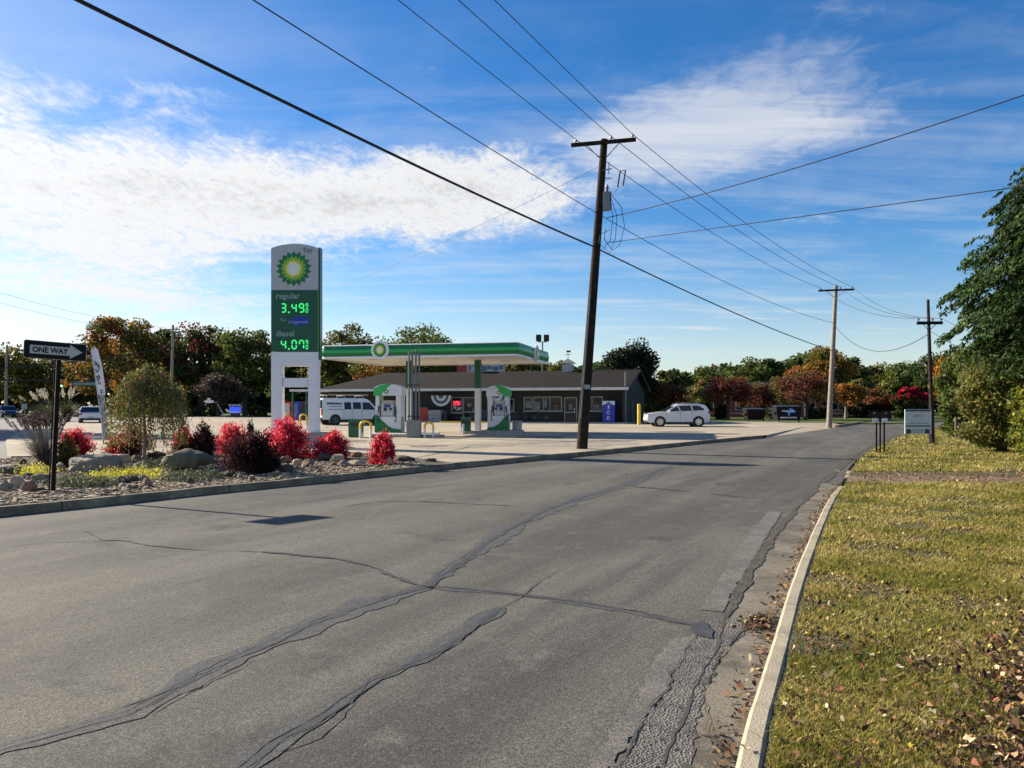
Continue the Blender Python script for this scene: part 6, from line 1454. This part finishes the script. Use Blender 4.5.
g1 = bp(46, 467)
grass_clump('ornamental_grass', 'dark feathery grass clump at the left of the road sign post', g1, .95, .55, 700, [(.05, .042, .04, 3), (.09, .075, .06, 2), (.035, .035, .025, 2), (.16, .12, .09, .8)], .007, (-.18, 0), (60, .26, [(.07, .055, .055, 2), (.12, .09, .085, 1)], .02), 5)
grass_clump('ornamental_grass', 'thin pale grass stems rising behind the dark grass clump', bp(75, 459), 1.0, .8, 60, [(.3, .22, .14, 2), (.2, .12, .09, 1)], .004, (0, 0), None, 6)
for px, pxw, lab, sdd in ((49, 2.4, 'pampas grass with pale plumes leaning left beyond the side street', 8), (67, 1.5, 'pampas grass with upright bright plumes right of the road sign post', 9)):
    Yq = 74; grass_clump('pampas_grass', lab, Vector((X(px + (6 if px < 60 else 0), Yq), Yq, 0)), Z(400, Yq), pxw * .9, 420, [(.05, .06, .02, 2), (.08, .08, .03, 1)], .03, (-1.2 if px < 60 else .2, 0), (8 if px < 60 else 6, 1.0, [(.5, .45, .34, 2), (.62, .57, .46, 1)], .07), sdd)
def mat_plant(label, pts, h, pal, n, size, seed, name='ground_cover'):
    rg_ = np.random.default_rng(seed); P_ = [bp(*p_) for p_ in pts]; c0 = sum(P_, Vector()) / len(P_); root = thing(name, label, 'ground cover', c0, 0)
    k = rg_.integers(0, len(P_), n); base_ = np.array([tuple(p_ - c0) for p_ in P_])[k]; C = base_ + rg_.normal(size=(n, 3)) * np.array([.17, .17, .0]); C[:, 2] = np.abs(rg_.normal(size=n)) * h * .6 + .02
    raw_mesh('foliage', leaf_verts(C, size, rg_, .35, np.tile([0, 0, .5], (n, 1)), 1.4), 4, pick_cols(rg_, n, pal, .25), LEAF, root)
    b = MB()
    for q in base_[:10]: b.cyl((q[0], q[1], -.02), (q[0] + .05, q[1], h * .5), .006, n=4)
    b.build('stems', BARK, root)
YG = [(.55, .48, .03, 3), (.36, .38, .04, 2), (.62, .5, .12, 1)]; JG = [(.09, .105, .06, 3), (.06, .075, .04, 2), (.14, .15, .09, 1)]
mat_plant('low yellow ground cover left of the road sign post', [(24, 474), (30, 473), (37, 472), (44, 473), (33, 476)], .13, YG, 900, .028, 1)
mat_plant('low yellow ground cover in front of the weeping tree', [(99, 478), (107, 477), (117, 476), (126, 475), (135, 475), (145, 475), (153, 476), (158, 479), (104, 480)], .13, YG, 1700, .028, 2)
mat_plant('grey green creeping juniper right of the road sign post', [(65, 485), (74, 486), (83, 486), (92, 487), (102, 486), (80, 482)], .12, JG, 2200, .03, 3)
mat_plant('grey green creeping juniper in front of the large boulder', [(172, 480), (180, 479), (190, 479), (200, 479), (208, 478), (188, 482)], .12, JG, 2200, .03, 4)
mat_plant('small grey green juniper right of the weeping tree foot', [(150, 467), (157, 467), (162, 468)], .12, JG, 800, .03, 6)

# ---- rocks, every one its own mesh
RK = [ground_mat('rock_%s' % nm_, [(c1, 1, 0, 1), (c2, 4, .45, .65), (c3, 22, .55, .7)], .92, .7, 30, None, .02) for nm_, c1, c2, c3 in (('grey', (.2, .17, .125), (.29, .245, .18), (.1, .085, .065)), ('tan', (.36, .28, .19), (.46, .38, .27), (.2, .155, .11)), ('dark', (.065, .054, .04), (.105, .09, .066), (.036, .031, .025)), ('reddish', (.2, .125, .08), (.29, .18, .125), (.12, .075, .055)), ('green', (.125, .115, .075), (.2, .185, .125), (.06, .056, .04)))]
def rock(px, base, wpx, hpx, kind, label=None, seed=None, flatd=.75, group='rocks in the planting bed', name='rock'):
    q = bp(px, base - hpx * .12); kk = q.y / F; rx, rz = wpx / 2 * kk, hpx * kk * .62; rg_ = random.Random(seed or int(px * 7 + base))
    nx = np.random.default_rng(int(px * 13 + base)); ph = nx.random(12) * 6.28; fr = nx.normal(size=(4, 3)) * 1.6; cutn = unit(nx.normal(size=(9, 3)) + np.array([0, 0, .25]))
    b = MB(); b.ell((0, 0, 0), (1, 1, 1), 28, 17) if wpx > 12 else b.ell((0, 0, 0), (1, 1, 1), 14, 9); V = []
    for v in b.v:
        v = Vector(v); d = 1
        for i in range(4): d += .085 * math.sin(v.dot(Vector(fr[i])) * 1.5 + ph[i]) + .03 * math.sin(v.dot(Vector(fr[i].tolist()[::-1])) * 4 + ph[i + 4])
        for i in range(9):
            f_ = Vector(cutn[i]); d = min(d, (.74 + .025 * i) / max(.05, v.dot(f_)) if v.dot(f_) > .4 else 9)
        d += .02 * math.sin(v.x * 11 + ph[8]) * math.sin(v.z * 9 + v.y * 7 + ph[9])
        v = v * d
        V.append((v.x * rx, v.y * rx * flatd, max(-.25, v.z) * rz + .1 * rz))
    b.v = V; o = b.build(name, RK[kind], smooth=True, loc=(q.x, q.y, BEDZ + rz * .32)); o.rotation_euler = (rg_.uniform(-.12, .12), rg_.uniform(-.15, .15), rg_.uniform(-.5, .5))
    return tag(o, label or 'small rounded cobble among the gravel of the planting bed', 'rock', group)
rock(187, 473, 52, 25, 4, 'largest boulder in the bed, dark greenish and square, right of the weeping tree', flatd=.9, name='boulder')
rock(94, 473, 58, 20, 0, 'long grey boulder between the road sign post and the weeping tree', name='boulder'); rock(108, 464, 26, 10, 1, 'flat pale boulder lying on the back of the long grey one', name='boulder')
rock(8, 474, 24, 11, 0, 'flat grey slab rock at the left picture edge'); rock(13, 475, 20, 8, 2, 'dark flat rock leaning on the flat grey slab at the left edge'); rock(5, 492, 16, 12, 0, 'grey rock low at the left picture edge near the kerb')
rock(17, 490, 21, 15, 1, 'broad brown grey rock left of the round ball-like one'); rock(29.5, 493, 15.5, 13.5, 3, 'round ball-like brown rock nearest the kerb left of the sign post'); rock(39, 483, 15, 10.5, 0, 'dome shaped grey rock between the round one and the sign post'); rock(29, 480, 12, 8, 2, 'dark rock with pale top behind the dome shaped one')
rock(38, 468.5, 13, 7, 1, 'pale tan rock at the foot of the dark grass clump'); rock(61, 472, 12, 9, 0, 'grey rock touching the road sign post on its right'); rock(23, 465, 8, 7, 2, 'dark upright rock at the back left of the dark grass clump'); rock(48, 480, 9, 6, 2, 'dark small rock left of the sign post foot')
rock(110, 471, 20, 10, 3, 'reddish brown boulder left of the pale trio at the weeping tree'); rock(124, 464, 15, 9.5, 1, 'pale tan rock topmost of the pile by the weeping tree'); rock(135, 463, 13, 7.5, 4, 'greenish flat rock directly left of the weeping tree trunk'); rock(126, 470, 15, 8, 1, 'pale rock in the middle of the pile by the weeping tree'); rock(140, 470.5, 15, 9, 1, 'pale grey rock at the foot of the weeping tree trunk')
rock(122, 484, 13, 7, 4, 'flat greenish rock in front of the yellow ground cover, leftmost of four'); rock(132, 484, 15, 9, 2, 'dark slate rock in front of the yellow ground cover'); rock(143, 482, 12, 7.5, 0, 'grey rock behind the pinkish one in front of the yellow ground cover'); rock(147.5, 488, 11, 9.5, 3, 'pinkish rock nearest the kerb in front of the yellow ground cover')
rock(104, 460, 14, 8, 4, 'mossy rock at the back beside the thin red sprig'); rock(157, 459, 18, 8, 2, 'dark rock in shade right of the weeping tree trunk')
rock(214, 478, 14, 9, 0, 'grey rock right of the large boulder near the juniper'); rock(229, 478, 16, 8, 2, 'dark flat rock left of the large purple shrub near the kerb'); rock(215, 464, 12, 6, 0, 'small grey rock behind the large boulder right side'); rock(226, 470, 9, 5, 1, 'pale small rock under the left of the large purple shrub')
rock(270, 472, 12, 9, 3, 'brown rock at the right foot of the large purple shrub'); rock(276, 477, 16, 6.5, 4, 'flat greenish rock nearest the kerb right of the large purple shrub'); rock(287, 474, 14, 9, 2, 'dark brown rock in front of the largest red shrub'); rock(297, 467, 11, 9, 1, 'tan round rock below the largest red shrub'); rock(308, 468, 15, 9, 3, 'brown round rock between the largest red shrub and the next'); rock(283, 464, 18, 8, 3, 'brown flat rock under the largest red shrub'); rock(311, 458, 17, 7, 2, 'dark slab between the largest red shrub and the one right of the price sign'); rock(277, 469, 11, 6, 2, 'small dark rock behind the brown one by the purple shrub')
rock(325, 462, 16, 9, 2, 'dark rock leaning left under the red shrub right of the price sign'); rock(337, 463, 16, 9.5, 1, 'tan rock with dark side under the red shrub right of the price sign'); rock(357, 458, 14, 6, 3, 'brown flat rock right of the red shrub by the price sign'); rock(343, 467, 9, 8, 0, 'small upright grey rock left of the long tan one'); rock(356, 467, 19, 8, 1, 'long tan rock sloping up between the last two red shrubs'); rock(389, 466, 8, 10, 1, 'pale upright pointed rock under the round red shrub at the end of the bed'); rock(404, 462, 24, 7, 2, 'long dark slab at the right end of the bed'); rock(430, 462, 14, 4, 2, 'low dark stone at the very tip of the bed'); rock(334, 466, 8, 4, 3, 'small brown stone in front of the tan rock with dark side')
rr = random.Random(12)
for _ in range(130):
    for t in range(20):
        px, py = rr.uniform(5, 420), rr.uniform(462, 494); q = bp(px, py)
        if poly_mask(np.array([q.x]), np.array([q.y - .25]), inner)[0] and poly_mask(np.array([q.x]), np.array([q.y]), inner)[0]: break
    else: continue
    rock(px, py, rr.uniform(5, 10.5) * 14 / q.y, rr.uniform(3, 6.5) * 14 / q.y, rr.randrange(5), group='small cobbles in the bed', name='cobble')
